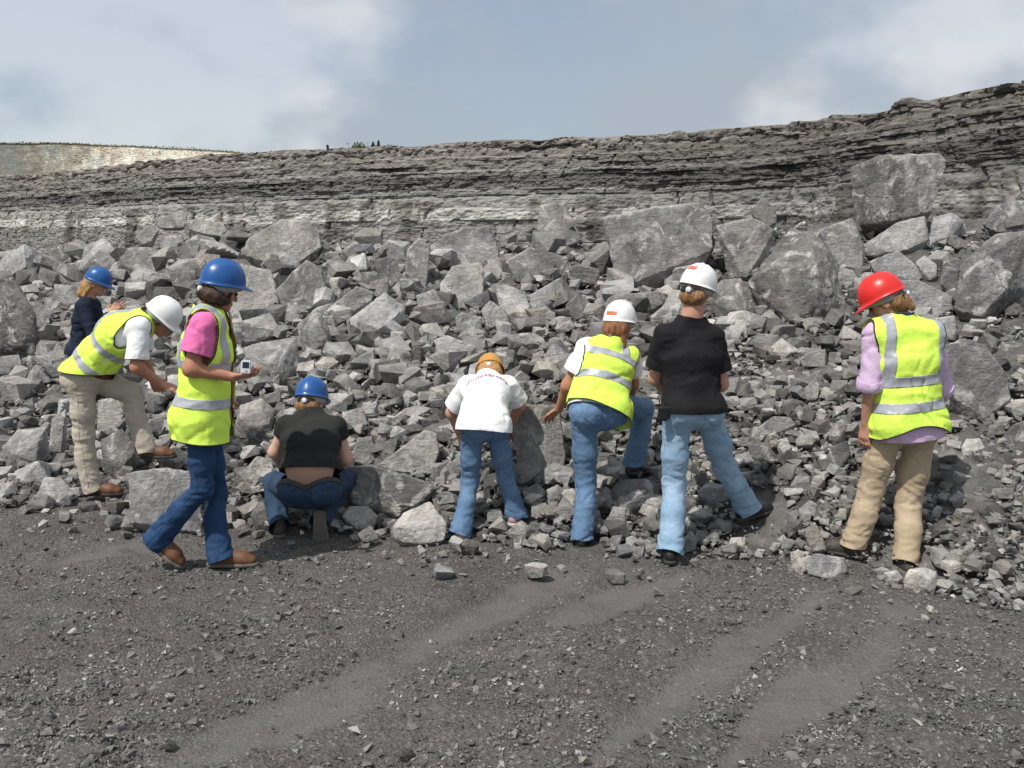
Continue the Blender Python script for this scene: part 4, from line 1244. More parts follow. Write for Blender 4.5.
def crease(p, amp, scale, seed, width=0.16):
    """narrow valleys along wandering lines, as cloth folds over on itself"""
    q = p * np.asarray(scale, np.float32) + seed * 5.71
    q = q + 0.7 * perlin(q * 0.6 + 1.3)[:, None]
    n = perlin(q); m = np.clip(perlin(q * 0.55 + 9.0) * 2.2 + 0.45, 0, 1)
    return amp * m * np.exp(-(n / width) ** 2)
def helmet(root, org, c, f, u, mat, sticker=None, strap='back', s=1.0):
    """shell with peak, ridges, rim, inside harness and ratchet knob"""
    f = unit(np.array(f) - np.dot(f, u) * np.array(u)); u = unit(u); r = np.cross(f, u)
    nt, npz = 22, 56
    ph = np.linspace(0, 2 * math.pi, npz, endpoint=False)
    a, b, hgt = 0.107 * s, 0.130 * s, 0.136 * s
    def dome(th, phv, off=0.0):
        st, ct = np.sin(th), np.cos(th)
        x = (a + off) * st ** 0.86 * np.sin(phv); y = (b + off) * st ** 0.86 * np.cos(phv); z = (hgt + off) * np.clip(ct, 0, 1) ** 0.92
        rid = 0.0045 * np.clip(1 - np.abs(np.abs(x) - 0.030) / 0.007, 0, 1) * (st < 0.90) + 0.006 * np.clip(1 - np.abs(x) / 0.012, 0, 1) * (st < 0.93)
        return x, y, z + rid
    rows = []
    for i in range(nt):
        th = 0.5 * math.pi * i / (nt - 1)
        x, y, z = dome(np.full(npz, th), ph)
        rows.append(np.stack([x, y, z], 1))
    front = np.clip(np.cos(ph), 0, 1) ** 1.5
    for k in (0.5, 1.0):
        ext = k * (0.010 + 0.044 * front)
        x = (a + ext * 0.75) * np.sin(ph); y = (b + ext) * np.cos(ph); z = -0.006 * k - 0.020 * front * k
        rows.append(np.stack([x, y, z], 1))
    loc = np.concatenate(rows)
    n = len(rows)
    idx = np.arange(n * npz).reshape(n, npz)
    nx = np.roll(idx, -1, axis=1)
    fc = np.stack([idx[:-1], idx[1:], nx[1:], nx[:-1]], -1).reshape(-1, 4)
    R = np.stack([r, f, u], 0)
    W = lambda l: c + l @ R - org
    me = raw_mesh('hard_hat', W(loc), fc[:, ::-1])
    hat = add_obj('hard_hat', me, mat, root)
    md = hat.modifiers.new('thickness', 'SOLIDIFY'); md.thickness = 0.004; md.offset = -1.0
    # harness band under the rim
    rr = []
    for z in (0.012, -0.016, -0.040):
        k = 0.90 - 0.25 * max(0.0, -z)
        rr.append(np.stack([a * k * np.sin(ph), b * k * np.cos(ph), np.full(npz, z) + 0.016 * np.cos(ph)], 1))
    loc = np.concatenate(rr); idx = np.arange(3 * npz).reshape(3, npz); nx = np.roll(idx, -1, axis=1)
    fc = np.stack([idx[:-1], nx[:-1], nx[1:], idx[1:]], -1).reshape(-1, 4)
    hb = add_obj('headband', raw_mesh('headband', W(loc), fc), M_GREYSTRAP, hat)
    hb.modifiers.new('thickness', 'SOLIDIFY').thickness = 0.003
    if strap:
        # black ratchet housing and pale knob at the nape
        pb = np.linspace(math.pi - 0.62, math.pi + 0.62, 15)
        rr = []
        for z in (-0.010, -0.046):
            rr.append(np.stack([a * 0.955 * np.sin(pb), b * 0.955 * np.cos(pb), np.full(15, z) - 0.016], 1))
        loc = np.concatenate(rr); i0 = np.arange(14)
        fc = np.stack([i0, i0 + 1, i0 + 16, i0 + 15], 1)
        ho = add_obj('ratchet_housing', raw_mesh('ratchet_housing', W(loc), fc), M_BLACKPLASTIC, hat)
        ho.modifiers.new('thickness', 'SOLIDIFY').thickness = 0.006
        an = np.linspace(0, 2 * math.pi, 18, endpoint=False)
        kk = [(0.017, -b * 0.955), (0.0175, -b * 0.955 - 0.013), (0.013, -b * 0.955 - 0.017), (0.001, -b * 0.955 - 0.017)]
        loc = np.concatenate([np.stack([q * np.cos(an), np.full(18, y), q * np.sin(an) - 0.043], 1) for q, y in kk])
        idx = np.arange(72).reshape(4, 18); nx = np.roll(idx, -1, axis=1)
        fc = np.stack([idx[:-1], nx[:-1], nx[1:], idx[1:]], -1).reshape(-1, 4)
        add_obj('ratchet_knob', raw_mesh('ratchet_knob', W(loc), fc), M_KNOB, hat)
    if sticker:
        smat, p0, p1, t0, t1 = sticker
        T, P_ = np.meshgrid(np.linspace(t0, t1, 7), np.linspace(p0, p1, 13), indexing='ij')
        x, y, z = dome(T.ravel(), P_.ravel(), 0.0032)
        idx = np.arange(7 * 13).reshape(7, 13)
        fc = np.stack([idx[:-1, :-1], idx[1:, :-1], idx[1:, 1:], idx[:-1, 1:]], -1).reshape(-1, 4)
        add_obj('sticker', raw_mesh('sticker', W(np.stack([x, y, z], 1)), fc[:, ::-1]), smat, hat)
    return hat

def hand_prims(wr, d, n, th, curl=0.5, s=1.0):
    """palm, four unequal bent fingers and a thumb leaving the side of the palm; n is the palm normal"""
    d = unit(d); n = unit(np.array(n) - np.dot(n, d) * d); t = unit(np.cross(d, n)) * th
    pr = [ell(wr, wr + d * 0.03, (0.027 * s, 0.020 * s), (0.034 * s, 0.016 * s), t), ell(wr + d * 0.025, wr + d * 0.082 * s, (0.036 * s, 0.015 * s), (0.041 * s, 0.013 * s), t)]
    for k, (ln, off) in enumerate(((0.072, 0.031), (0.081, 0.0105), (0.075, -0.0105), (0.058, -0.030))):
        b = wr + d * 0.088 * s + t * off * s
        dirn = d.copy(); L = ln * s
        for sg, fr in enumerate((0.46, 0.30, 0.24)):
            a = curl * (0.55 + 0.45 * sg + 0.10 * k)
            dirn = unit(math.cos(a) * dirn + math.sin(a) * n) if sg else unit(d + 0.10 * t * off / 0.03 + n * a * 0.8)
            e = b + dirn * L * fr
            pr.append(ell(b, e, (0.0088 - 0.0007 * sg) * s, (0.0080 - 0.0007 * sg) * s)); b = e
    b = wr + d * 0.032 * s + t * 0.030 * s
    e = b + unit(d * 0.75 + t * 0.75 + n * 0.35) * 0.042 * s
    pr += [ell(b, e, 0.0125 * s, 0.0105 * s), ell(e, e + unit(d * 0.95 + t * 0.12 + n * 0.5 * curl) * 0.034 * s, 0.0100 * s, 0.0080 * s)]
    return pr

def boot(root, org, name, ank, fd, up, mat, sole_mat, s=1.0, low=False):
    fd = unit(fd); up = unit(np.array(up) - np.dot(up, fd) * fd); sd = np.cross(fd, up)
    base = ank - up * 0.082
    heel = base - fd * 0.045; ball = base + fd * 0.125 * s; tip = base + fd * 0.175 * s
    pr = [ell(heel + up * 0.042, ball + up * 0.036, (0.036, 0.045), (0.045, 0.036), sd), ell(ball + up * 0.034, tip + up * 0.030, (0.046, 0.036), (0.040, 0.030), sd)]
    if low: pr.append(ell(ank - up * 0.02, ank + up * 0.0, 0.040, 0.038))
    else: pr.append(ell(ank - up * 0.02 - fd * 0.005, ank + up * 0.035 - fd * 0.008, 0.040, 0.037))
    pr.append(ell(ank - up * 0.010, ball + up * 0.050, 0.036, 0.030))
    bl = blend(pr, 0.03)
    fb = lambda p: np.maximum(bl(p), -((p - base) @ up.astype(np.float32)) + 0.014) + folds(p, 0.0012, (60, 60, 60), 3)
    lo = np.minimum.reduce([heel, tip, ank]) - 0.09; hi = np.maximum.reduce([heel, tip, ank]) + 0.12
    v, q = nets(fb, lo, hi, 0.008)
    b = smooth_obj(name, v, q, mat, root, org)
    foot2 = blend([ell(heel + up * 0.01, ball + up * 0.01, (0.040, 0.05), (0.049, 0.05), sd), ell(ball + up * 0.01, tip + up * 0.01, (0.050, 0.05), (0.043, 0.05), sd)], 0.02)
    fs = lambda p: np.maximum(foot2(p), np.abs((p - base) @ up.astype(np.float32) - 0.010) - 0.012)
    v, q = nets(fs, lo, hi, 0.008)
    smooth_obj('sole', v, q, sole_mat, b, org)

def person(label, D, jt, o):
    """jt: joints as (pixel u, pixel v, metres behind D); o: build and clothing"""
    J = {k: PT(u, v, D + dy) for k, (u, v, dy) in jt.items()}
    bs = o.get('build', 1.0)
    hipm = (J['hipL'] + J['hipR']) / 2; shm = (J['shL'] + J['shR']) / 2
    sideh = unit(J['hipR'] - J['hipL']); sides = unit(J['shR'] - J['shL'])
    ax = unit(shm - hipm); Lt = np.linalg.norm(shm - hipm)
    fwh = unit(np.cross([0, 0, 1], sideh)); fws = unit(np.cross(ax, sides)) * 1.0
    bow = np.array(o.get('bow', (0, 0, 0)), float)
    waist = hipm + ax * Lt * 0.34 + bow * 0.7; chest = hipm + ax * Lt * 0.72 + bow
    feet = (J['ankL'] + J['ankR']) / 2
    org = np.array([feet[0], feet[1], min(J['ankL'][2], J['ankR'][2]) - 0.085])
    root = empty('person', org)
    tag(root, label, 'person', 'people inspecting the rock heap')
    hw = o.get('hipw', 0.165) * bs; ww = o.get('waistw', 0.140) * bs; cw = o.get('chestw', 0.160) * bs
    hd = 0.118 * bs * o.get('depth', 1); wd = 0.102 * bs * o.get('depth', 1); cd = 0.112 * bs * o.get('depth', 1)
    def torso(i, drop=0.0, flare=0.0, shr=0.0):
        pr = [ell(hipm + ax * 0.02, waist, (hw + i, hd + i), (ww + i, wd + i), sideh), ell(waist, chest, (ww + i, wd + i), (cw + i, cd + i), sides),
              ell(chest, shm - ax * 0.035, (cw + i, cd + i), (cw * 0.86 + i, 0.080 * bs + i), sides),
              ell(J['shL'] + sides * 0.01 + ax * shr, J['shR'] - sides * 0.01 + ax * shr, 0.052 * bs + i),
              ell(J['neck'] - ax * 0.01, J['shL'] + sides * 0.05, 0.050 * bs + i * 0.6, 0.046 * bs + i), ell(J['neck'] - ax * 0.01, J['shR'] - sides * 0.05, 0.050 * bs + i * 0.6, 0.046 * bs + i)]
        if drop:
            dn = unit(0.6 * -ax + 0.4 * np.array([0, 0, -1.0])) if o.get('hang', True) else -ax
            pr.append(ell(waist, hipm + dn * drop, (ww + i, wd + i), (hw + i + flare, hd + i + flare), sideh, cap=0.5))
            if drop > 0.01:
                pr += [orb(J['hipL'] - fwh * 0.045 + sideh * 0.01, 0.100 * bs + i * 0.7), orb(J['hipR'] - fwh * 0.045 - sideh * 0.01, 0.100 * bs + i * 0.7)]
        return pr
    def limb_arm(S, i, wr_end=True):
        return [ell(J['sh' + S], J['el' + S], 0.050 * bs + i, 0.041 * bs + i), ell(J['el' + S], J['wr' + S], 0.041 * bs + i, 0.027 * bs + i)]
    # head frame
    hc = J['head']; hf = unit(o['face']); hu = np.array(o.get('hup', (0, 0, 1)), float); hu = unit(hu - np.dot(hu, hf) * hf); hr = np.cross(hf, hu)
    HA = np.stack([hr, hf, hu])
    H_ = lambda x, y, z: hc + hr * x + hf * y + hu * z
    # ---- body: one skin surface
    bp = torso(-0.012)
    bp[0] = ell(hipm + ax * 0.06, waist, (hw - 0.045, hd - 0.045), (ww - 0.014, wd - 0.014), sideh)
    for S in 'LR':
        bp += limb_arm(S, 0.0)
        bp += [ell(J['hip' + S], J['knee' + S], 0.060 * bs, 0.042 * bs), ell(J['knee' + S], J['ank' + S], 0.042 * bs, 0.034 * bs)]
    bp.append(ell(H_(0, -0.022, -0.06), J['neck'] - ax * 0.03, 0.053 * bs, 0.058 * bs))
    body1 = blend(bp, 0.035)
    hp = [orb(H_(0, -0.008, 0.018), (0.073, 0.094, 0.098), HA), orb(H_(0, 0.028, -0.055), (0.054, 0.062, 0.062), HA), orb(H_(0, 0.074, -0.098), (0.022, 0.020, 0.018), HA)]
    head1 = blend(hp, 0.03)
    fine = [ell(H_(0, 0.088, 0.012), H_(0, 0.108, -0.030), 0.009, 0.013), orb(H_(0, 0.086, -0.066), (0.024, 0.012, 0.010), HA),
            orb(H_(0.076, -0.008, -0.018), (0.010, 0.022, 0.032), HA), orb(H_(-0.076, -0.008, -0.018), (0.010, 0.022, 0.032), HA),
            ell(H_(-0.035, 0.078, 0.022), H_(0.035, 0.078, 0.022), 0.012)]
    head2 = blend(fine, 0.012)
    hands = []
    for S in 'LR':
        hd_, hn_, th_, cu_ = o.get('hand' + S, (unit(J['wr' + S] - J['el' + S]), np.array([0, 1.0, 0]), 1, 0.5))
        hands += hand_prims(J['wr' + S], hd_, hn_, th_, cu_, bs)
    hnd = blend(hands, 0.008)
    sockets = [orb(H_(0.032, 0.094, -0.002), 0.014), orb(H_(-0.032, 0.094, -0.002), 0.014)]
    def fbody(p):
        d = smin(body1(p), head1(p), 0.03)
        d = smin(d, head2(p), 0.012)
        for sk in sockets: d = -smin(-d, sk(p), 0.012)
        return smin(d, hnd(p), 0.012)
    allp = np.array(list(J.values()))
    tips = np.array([J['wr' + S] + unit(o['hand' + S][0] if 'hand' + S in o else J['wr' + S] - J['el' + S]) * 0.18 for S in 'LR'])
    allp = np.concatenate([allp, tips])
    v, q = nets(fbody, allp.min(0) - 0.17, allp.max(0) + 0.17, 0.0072, margin=0.012)
    smooth_obj('body', v, q, o['skin'], root, org)
    for sx in (-0.032, 0.032):
        dd, ff = ICO[2]
        smooth_obj('eye', H_(sx, 0.083, -0.002) + dd * 0.0105, ff, M_EYE, root, org)
    # ---- hair
    hs = [orb(H_(0, -0.016, 0.018), (0.082, 0.100, 0.104), HA)]
    for sty in o.get('hair', []):
        hs.append(sty(H_, HA))
    hb_ = blend(hs, 0.02)
    facecut = orb(H_(0, 0.078, -0.045), (0.070, 0.085, 0.095), HA)
    def fhair(p):
        d = hb_(p)
        d = np.maximum(d, -facecut(p))
        q_ = (p - hc) @ HA.T.astype(np.float32)
        return d + 0.006 * perlin(q_ * np.array([70, 70, 14], np.float32)) + 0.004 * perlin(q_ * 30)
    v, q = nets(fhair, hc - 0.36, hc + 0.20, 0.007)
    hl = smooth_obj('hair', v, q, o['hairmat'], root, org)
    # ---- trousers
    tf = o.get('thigh', 0.094) * bs * 0.87; kf = o.get('knee', 0.066) * bs * 0.87; hf_ = o.get('hem', 0.070) * bs * 0.93
    dl = {}
    pel = [ell(hipm + ax * 0.10, hipm + ax * 0.0, (hw - 0.004, hd + 0.002), (hw - 0.002, hd + 0.004), sideh),
           orb(J['hipL'] - fwh * 0.045 + sideh * 0.01, (0.098 * bs,) * 3), orb(J['hipR'] - fwh * 0.045 - sideh * 0.01, (0.098 * bs,) * 3)]
    legs = {}
    for S in 'LR':
        hp_, kn, an = J['hip' + S], J['knee' + S], J['ank' + S]
        mid = kn * 0.55 + an * 0.45 - fwh * 0.018
        dn = unit(an - kn)
        legs[S] = blend([ell(hp_, hp_ * 0.4 + kn * 0.6, tf, (tf + kf) * 0.52), ell(hp_ * 0.4 + kn * 0.6, kn, (tf + kf) * 0.52, kf), ell(kn, mid, kf, kf * 0.98), ell(mid, an + dn * 0.10, kf * 0.98, hf_ * 1.05)], 0.03)
    pelf = blend(pel, 0.04)
    seed = o.get('seed', 1)
    kz = [J['kneeL'], J['kneeR'], J['ankL'], J['ankR'], J['hipL'], J['hipR']]
    def ftr(p):
        d = smin(smin(legs['L'](p), legs['R'](p), 0.025), pelf(p), 0.045)
        near = np.zeros(len(p), np.float32)
        for c_, w_ in zip(kz, (1, 1, 1.1, 1.1, .6, .6)):
            near = np.maximum(near, w_ * np.exp(-((p - c_.astype(np.float32)) ** 2).sum(1) / (2 * 0.10 ** 2)))
        amp = 0.0040 + 0.0055 * near
        wave = np.sin(62 * p[:, 2] + 14 * p[:, 0] + 5.0 * perlin(p * 5.0 + seed)) * np.clip(perlin(p * np.array([7, 7, 4], np.float32) + seed * 2) + 0.25, 0, 1)
        return d + amp * folds(p, 1.0, (9, 9, 19), seed) + folds(p, 0.0024, (28, 28, 40), seed + 5) + 0.0026 * near ** 1.5 * wave + crease(p, 1.0, (8, 8, 13), seed + 21, 0.12) * (0.0045 + 0.0055 * near)
    lp = np.array([J[k] for k in ('hipL', 'hipR', 'kneeL', 'kneeR', 'ankL', 'ankR')])
    v, q = nets(ftr, lp.min(0) - 0.20, lp.max(0) + 0.22, 0.0085, margin=0.034)
    t = to_tris(q)
    wz = o.get('waist_at', 0.11)
    hipax = unit(0.5 * ax + 0.5 * np.array([0, 0, 1.0])) if o.get('tiltwaist', False) else ax
    zz = (v - hipm) @ hipax
    bel = o.get('waist_dip')
    lim = wz if bel is None else wz - bel * np.clip(1 - np.abs((v - hipm) @ sideh) / 0.13, 0, 1)
    onleg = pelf(v.astype(np.float32)) > 0.022
    v, t = clip(v, t, np.where(onleg, 0.1, lim - zz))
    for S in 'LR':
        tt, L = axis_t(v, J['knee' + S], J['ank' + S])
        oth = 'R' if S == 'L' else 'L'
        mine = (legs[S](v.astype(np.float32)) < legs[oth](v.astype(np.float32))) & (seg_dist(v, J['knee' + S], J['ank' + S] + 0.2 * (J['ank' + S] - J['knee' + S])) < 0.125)
        v, t = clip(v, t, np.where(mine & (tt > L * 0.6), L + o.get('hemdrop', 0.045) + 0.012 * np.sin(20 * (v @ np.array([1, 0.7, 0]))) - tt, 0.1))
    tr = smooth_obj('trousers', v, t, o['trousers'], root, org, 0.004)
    if o.get('pockets'):
        nv = vnormals(v, t)
        for sg in (-1, 1):
            x = (v - hipm) @ sideh * sg; z = (v - hipm) @ hipax
            back = -(nv @ fwh)
            pz = o.get('pocket_z', (-0.10, 0.03))
            s_ = np.minimum.reduce([x - 0.035, 0.145 - x, z - pz[0] - 0.35 * np.clip(np.abs(x - 0.09) - 0.01, 0, 1), pz[1] - z, back - 0.25])
            pv, pt = clip(v + nv * 0.0035, t, s_)
            if len(pt) > 30 and (sg == 1 or not o.get('one_pocket')): pieces('back_pocket', pv, pt, o['trousers'], tr, org, 0.003, 60)
    zz = (v - hipm) @ hipax
    nv = vnormals(v, t)
    lim = wz if bel is None else wz - bel * np.clip(1 - np.abs((v - hipm) @ sideh) / 0.13, 0, 1)
    pelv = pelf(v.astype(np.float32))
    if not o.get('belt'):
        pv, pt = clip(v + nv * 0.0028, t, np.where(pelv < 0.02, zz - lim + 0.036, -0.1))
        pieces('waistband', pv, pt, o['trousers'], tr, org, 0.003, 60)
    if o.get('seams', True):
        sx_ = (v - hipm) @ sideh; bk = -(nv @ fwh)
        pv, pt = clip(v + nv * 0.0016, t, np.minimum.reduce([0.0035 - np.abs(sx_), bk - 0.15, 0.10 + zz, np.where(pelv < 0.03, 0.1, -0.1)]))
        if len(pt) > 14: pieces('seam', pv, pt, o['trousers'], tr, org, 0.002, 14)
        for S, sg in (('L', -1), ('R', 1)):
            hp_, kn, an = J['hip' + S], J['knee' + S], J['ank' + S]
            th = seg_dist(v, hp_, kn) < seg_dist(v, kn, an)
            q0 = np.where(th[:, None], hp_, kn); dd = np.where(th[:, None], unit(kn - hp_), unit(an - kn))
            rel = v - q0; rel = rel - (rel * dd).sum(1, keepdims=True) * dd
            fr_ = np.cross(sideh, dd); fr_ /= np.linalg.norm(fr_, axis=1, keepdims=True) + 1e-9
            own = legs[S](v.astype(np.float32)) < legs['R' if S == 'L' else 'L'](v.astype(np.float32))
            pv, pt = clip(v + nv * 0.0016, t, np.where(own, np.minimum(0.0040 - np.abs((rel * fr_).sum(1) + 0.02), sg * (nv @ sideh) - 0.2), -0.1))
            if len(pt) > 14: pieces('seam', pv, pt, o['trousers'], tr, org, 0.002, 14)
    if o.get('belt'):
        zz = (v - hipm) @ hipax
        nv = vnormals(v, t)
        lim = wz if bel is None else wz - bel * np.clip(1 - np.abs((v - hipm) @ sideh) / 0.13, 0, 1)
        pv, pt = clip(v + nv * 0.004, t, np.where(pelf(v.astype(np.float32)) < 0.02, zz - lim + 0.034, -0.1))
        pieces('belt', pv, pt, o['belt'], tr, org, 0.004, 60)
    # ---- boots
    for S in 'LR':
        fd = np.array(o['foot' + S], float); up = o.get('footup' + S, (0, 0, 1))
        boot(root, org, o.get('shoe', 'boot'), J['ank' + S], fd, np.array(up, float), o['bootmat'], o['solemat'], o.get('footlen', 1.0), o.get('shoe') == 'shoe')
    # ---- shirt
    si = o.get('shirt_ease', 0.016); drop = o.get('shirt_drop', 0.06)
    tors = blend(torso(si, drop + 0.06, o.get('shirt_flare', 0.02)), 0.05)
    sl = o.get('sleeve', 0.62)
    slv = {}
    for S in 'LR':
        sh, el_, wr_ = J['sh' + S], J['el' + S], J['wr' + S]
        r0 = 0.056 * bs + o.get('sleeve_ease', 0.012)
        if sl <= 1:
            slv[S] = ell(sh, sh + (el_ - sh) * min(sl + 0.12, 1.1), r0, r0 * o.get('sleeve_open', 0.98))
        else:
            e2 = el_ + (wr_ - el_) * min(sl - 1 + 0.1, 1.0)
            slv[S] = blend([ell(sh, el_, r0, r0 * 0.92), ell(el_, e2, r0 * 0.92, r0 * 0.78)], 0.02)
    def fsh(p):
        d = tors(p)
        for S in 'LR': d = smin(d, slv[S](p), 0.035)
        return d + folds(p, o.get('shirt_fold', 0.007), (8, 8, 12), seed + 9) + crease(p, o.get('shirt_crease', 0.009), (7, 7, 9), seed + 4) + folds(p, 0.002, (26, 26, 30), seed + 2)
    bp_ = np.array([J[k] for k in ('hipL', 'hipR', 'shL', 'shR', 'elL', 'elR', 'wrL', 'wrR', 'neck')])
    v, q = nets(fsh, bp_.min(0) - 0.24, bp_.max(0) + 0.16, 0.0085, margin=0.034)
    t = to_tris(q)
    vf = lambda v: v.astype(np.float32)
    dn = unit(ax * (1 - o.get('hem_level', 0)) + np.array([0, 0, 1.0]) * o.get('hem_level', 0))
    v, t = clip(v, t, (v - hipm) @ dn + drop + 0.010 * np.sin(9 * (v @ sideh)) + o.get('shirt_tilt', 0) * ((v - hipm) @ sideh))
    v, t = clip(v, t, np.linalg.norm(v - (J['neck'] + ax * 0.012 + unit(hc - J['neck']) * 0.018), axis=1) - o.get('neckhole', 0.082))
    for S in 'LR':
        sh, el_, wr_ = J['sh' + S], J['el' + S], J['wr' + S]
        mine = slv[S](vf(v)) < tors(vf(v))
        if sl <= 1:
            tt, L = axis_t(v, sh, el_); v, t = clip(v, t, np.where(mine, sl * L - tt, 0.1))
        elif sl < 2:
            tt, L = axis_t(v, el_, wr_)
            t0, L0 = axis_t(v, sh, el_)
            nearfore = seg_dist(v, el_, wr_) < 0.095
            v, t = clip(v, t, np.where(mine & (t0 > 0.6 * L0) & nearfore, (sl - 1) * L - tt, 0.1))
    shirt = smooth_obj('shirt', v, t, o['shirt'], root, org, 0.003)
    if 1 < sl < 1.5:                                       # turned-up cuffs
        for S in 'LR':
            mine = slv[S](vf(v)) < tors(vf(v)) + 0.02
            tt, L = axis_t(v, J['el' + S], J['wr' + S])
            pv, pt = clip(v + vnormals(v, t) * 0.007, t, np.where(mine & (seg_dist(v, J['el' + S], J['wr' + S]) < 0.095), tt - (sl - 1) * L + 0.055, -0.1))
            if len(pt) > 20: pieces('cuff', pv, pt, o['shirt'], shirt, org, 0.006, 60)
    res = {'root': root, 'org': org, 'J': J, 'shirt': shirt, 'sv': v, 'st': t, 'hipm': hipm, 'ax': ax, 'sides': sides, 'fws': fws, 'H': H_}
    # ---- high visibility vest
    if o.get('vest'):
        vi = o.get('vest_ease', 0.036); vd = o['vest'].get('drop', 0.1)
        vt_ = blend(torso(vi, vd + 0.07, o['vest'].get('flare', 0.035), 0.0), 0.055)
        fv = lambda p: vt_(p) + folds(p, 0.010, (6, 6, 9), seed + 13) + crease(p, 0.012, (6, 6, 7), seed + 6) + folds(p, 0.0026, (22, 22, 26), seed + 3)
        v, q = nets(fv, bp_.min(0) - 0.26, bp_.max(0) + 0.18, 0.0085, margin=0.034)
        t = to_tris(q)
        hem = (v - hipm) @ ax + vd + o['vest'].get('tilt', 0) * ((v - hipm) @ sideh) + o['vest'].get('arch', 0) * np.clip(1 - (np.abs((v - hipm) @ sideh) / 0.2) ** 2, 0, 1) * -1
        def edge(v):
            hax = unit(ax * (1 - o['vest'].get('level', 0)) + np.array([0, 0, 1.0]) * o['vest'].get('level', 0))
            h = (v - hipm) @ hax + vd + o['vest'].get('tilt', 0) * ((v - hipm) @ sideh) - o['vest'].get('arch', 0) * np.clip(1 - (np.abs((v - hipm) @ sideh) / 0.2) ** 2, 0, 1)
            m = h
            for S, sg in (('L', -1), ('R', 1)):
                sh, el_ = J['sh' + S], J['el' + S]
                oc = sh + sides * sg * 0.072 - ax * 0.055
                dd = np.linalg.norm((v - oc) - np.outer((v - oc) @ ax, ax) * 0.42, axis=1) - o['vest'].get('armhole', 0.098)
                m = np.minimum(m, dd)
            m = np.minimum(m, np.linalg.norm(v - (J['neck'] + ax * 0.02 + fws * 0.01), axis=1) - o['vest'].get('neck', 0.088))
            # open front
            fr = (v - hipm) @ fws; xs_ = np.abs((v - hipm) @ sides)
            m = np.minimum(m, np.where(fr > 0.02, xs_ - o['vest'].get('open', 0.02), 0.1))
            return m
        v, t = clip(v, t, edge(v))
        vest = smooth_obj('vest', v, t, M_VEST, root, org, 0.003)
        nv = vnormals(v, t)
        pv, pt = clip(v + nv * 0.0022, t, 0.0065 - edge(v))
        pieces('binding', pv, pt, M_BLACKTRIM, vest, org, 0.004)
        x = (v - hipm) @ sides; z = (v - hipm) @ ax; e_ = edge(v) - 0.012
        for b in o['vest']['bands']:
            if b[0] == 'h':
                zz_ = z + b[3] * x if len(b) > 3 else z
                s_ = np.minimum.reduce([zz_ - b[1], b[2] - zz_, e_])
            else:
                s_ = np.minimum.reduce([x - b[1], b[2] - x, z - b[3], e_])
            pv, pt = clip(v + nv * 0.0034, t, s_)
            if len(pt) > 20: pieces('reflective_band', pv, pt, M_BAND, vest, org, 0.002)
        res['vest'] = vest
    # ---- hard hat
    if o.get('hat'):
        hm = o['hat']
        fu = unit(hm.get('up', hu)); ff = hm.get('f', hf)
        helmet(root, org, hc + hu * 0.028 + np.array(hm.get('shift', (0, 0, 0))), ff, fu, hm['mat'], hm.get('sticker'), hm.get('strap', 'back'), hm.get('s', 1.0))
    return res

# hair styles: extra locks in the head's own frame
def lock(a, b, r0, r1):
    return lambda H, A: ell(H(*a), H(*b), r0, r1)
def puff(c, r):
    return lambda H, A: orb(H(*c), r, A)
HAIR_BLONDE = hair_mat('blonde_hair', (0.42, 0.24, 0.09))
HAIR_DARK = hair_mat('dark_brown_hair', (0.045, 0.026, 0.018))
HAIR_MID = hair_mat('light_brown_hair', (0.23, 0.125, 0.055))
HAIR_RED = hair_mat('reddish_brown_hair', (0.22, 0.095, 0.04))
JEAN_DARK = cloth('dark_blue_denim', (0.017, 0.048, 0.120), 0.2, fade=(0.036, 0.088, 0.185))
JEAN_MID = cloth('mid_blue_denim', (0.105, 0.185, 0.31), 0.15, fade=(0.20, 0.30, 0.44))
JEAN_LIGHT = cloth('light_blue_denim', (0.23, 0.36, 0.50), 0.12, fade=(0.42, 0.54, 0.66))
JEAN_DEEP = cloth('deep_blue_denim', (0.022, 0.042, 0.080), 0.2, fade=(0.04, 0.085, 0.145))
KHAKI = cloth('khaki_cotton', (0.40, 0.32, 0.22), 0.1, fade=(0.46, 0.38, 0.28))
CREAM = cloth('cream_cotton', (0.47, 0.42, 0.35), 0.1, fade=(0.54, 0.49, 0.42))
WHITE = cloth('white_cotton', (0.80, 0.81, 0.83), 0.04)
BLACK = cloth('black_cotton', (0.010, 0.010, 0.012), 0.2)
CHARCOAL = cloth('charcoal_cotton', (0.020, 0.021, 0.021), 0.2)
NAVY = cloth('navy_knit', (0.011, 0.017, 0.036), 0.2)
PINK = cloth('pink_cotton', (0.72, 0.17, 0.40), 0.06)
LAVENDER = cloth('lavender_shirt_cotton', (0.58, 0.43, 0.62), 0.08)
back_pi = math.pi

PA = person('person in navy sweater and blue hard hat, farthest back at the left', 9.7,
   dict(head=(97, 283, 0), neck=(88.5, 297, 0), shR=(83, 307, -.13), shL=(93, 305, .15), elR=(94, 337, -.20), wrR=(110, 315, -.10), elL=(104, 336, .16), wrL=(116, 314, .05),
        hipR=(81, 352, -.08), hipL=(86, 352, .09), kneeR=(86, 392, -.08), ankR=(84, 428, -.08), kneeL=(89, 392, .09), ankL=(88, 428, .09)),
   dict(skin=M_SKIN, face=(.9, .15, -.38), hairmat=HAIR_BLONDE, hair=[lock((0, -.07, -.02), (0, -.10, -.16), .062, .045), lock((.045, -.04, -.03), (.05, -.06, -.16), .04, .02), lock((-.045, -.04, -.03), (-.05, -.06, -.16), .04, .02)],
        trousers=JEAN_LIGHT, shirt=NAVY, sleeve=1.8, shirt_drop=0.04, bootmat=M_BOOTDARK, solemat=M_RUBBER, footL=(1, .1, 0), footR=(1, .1, 0),
        hat=dict(mat=M_H_BLUE, strap=None), seed=1, shirt_fold=.008))

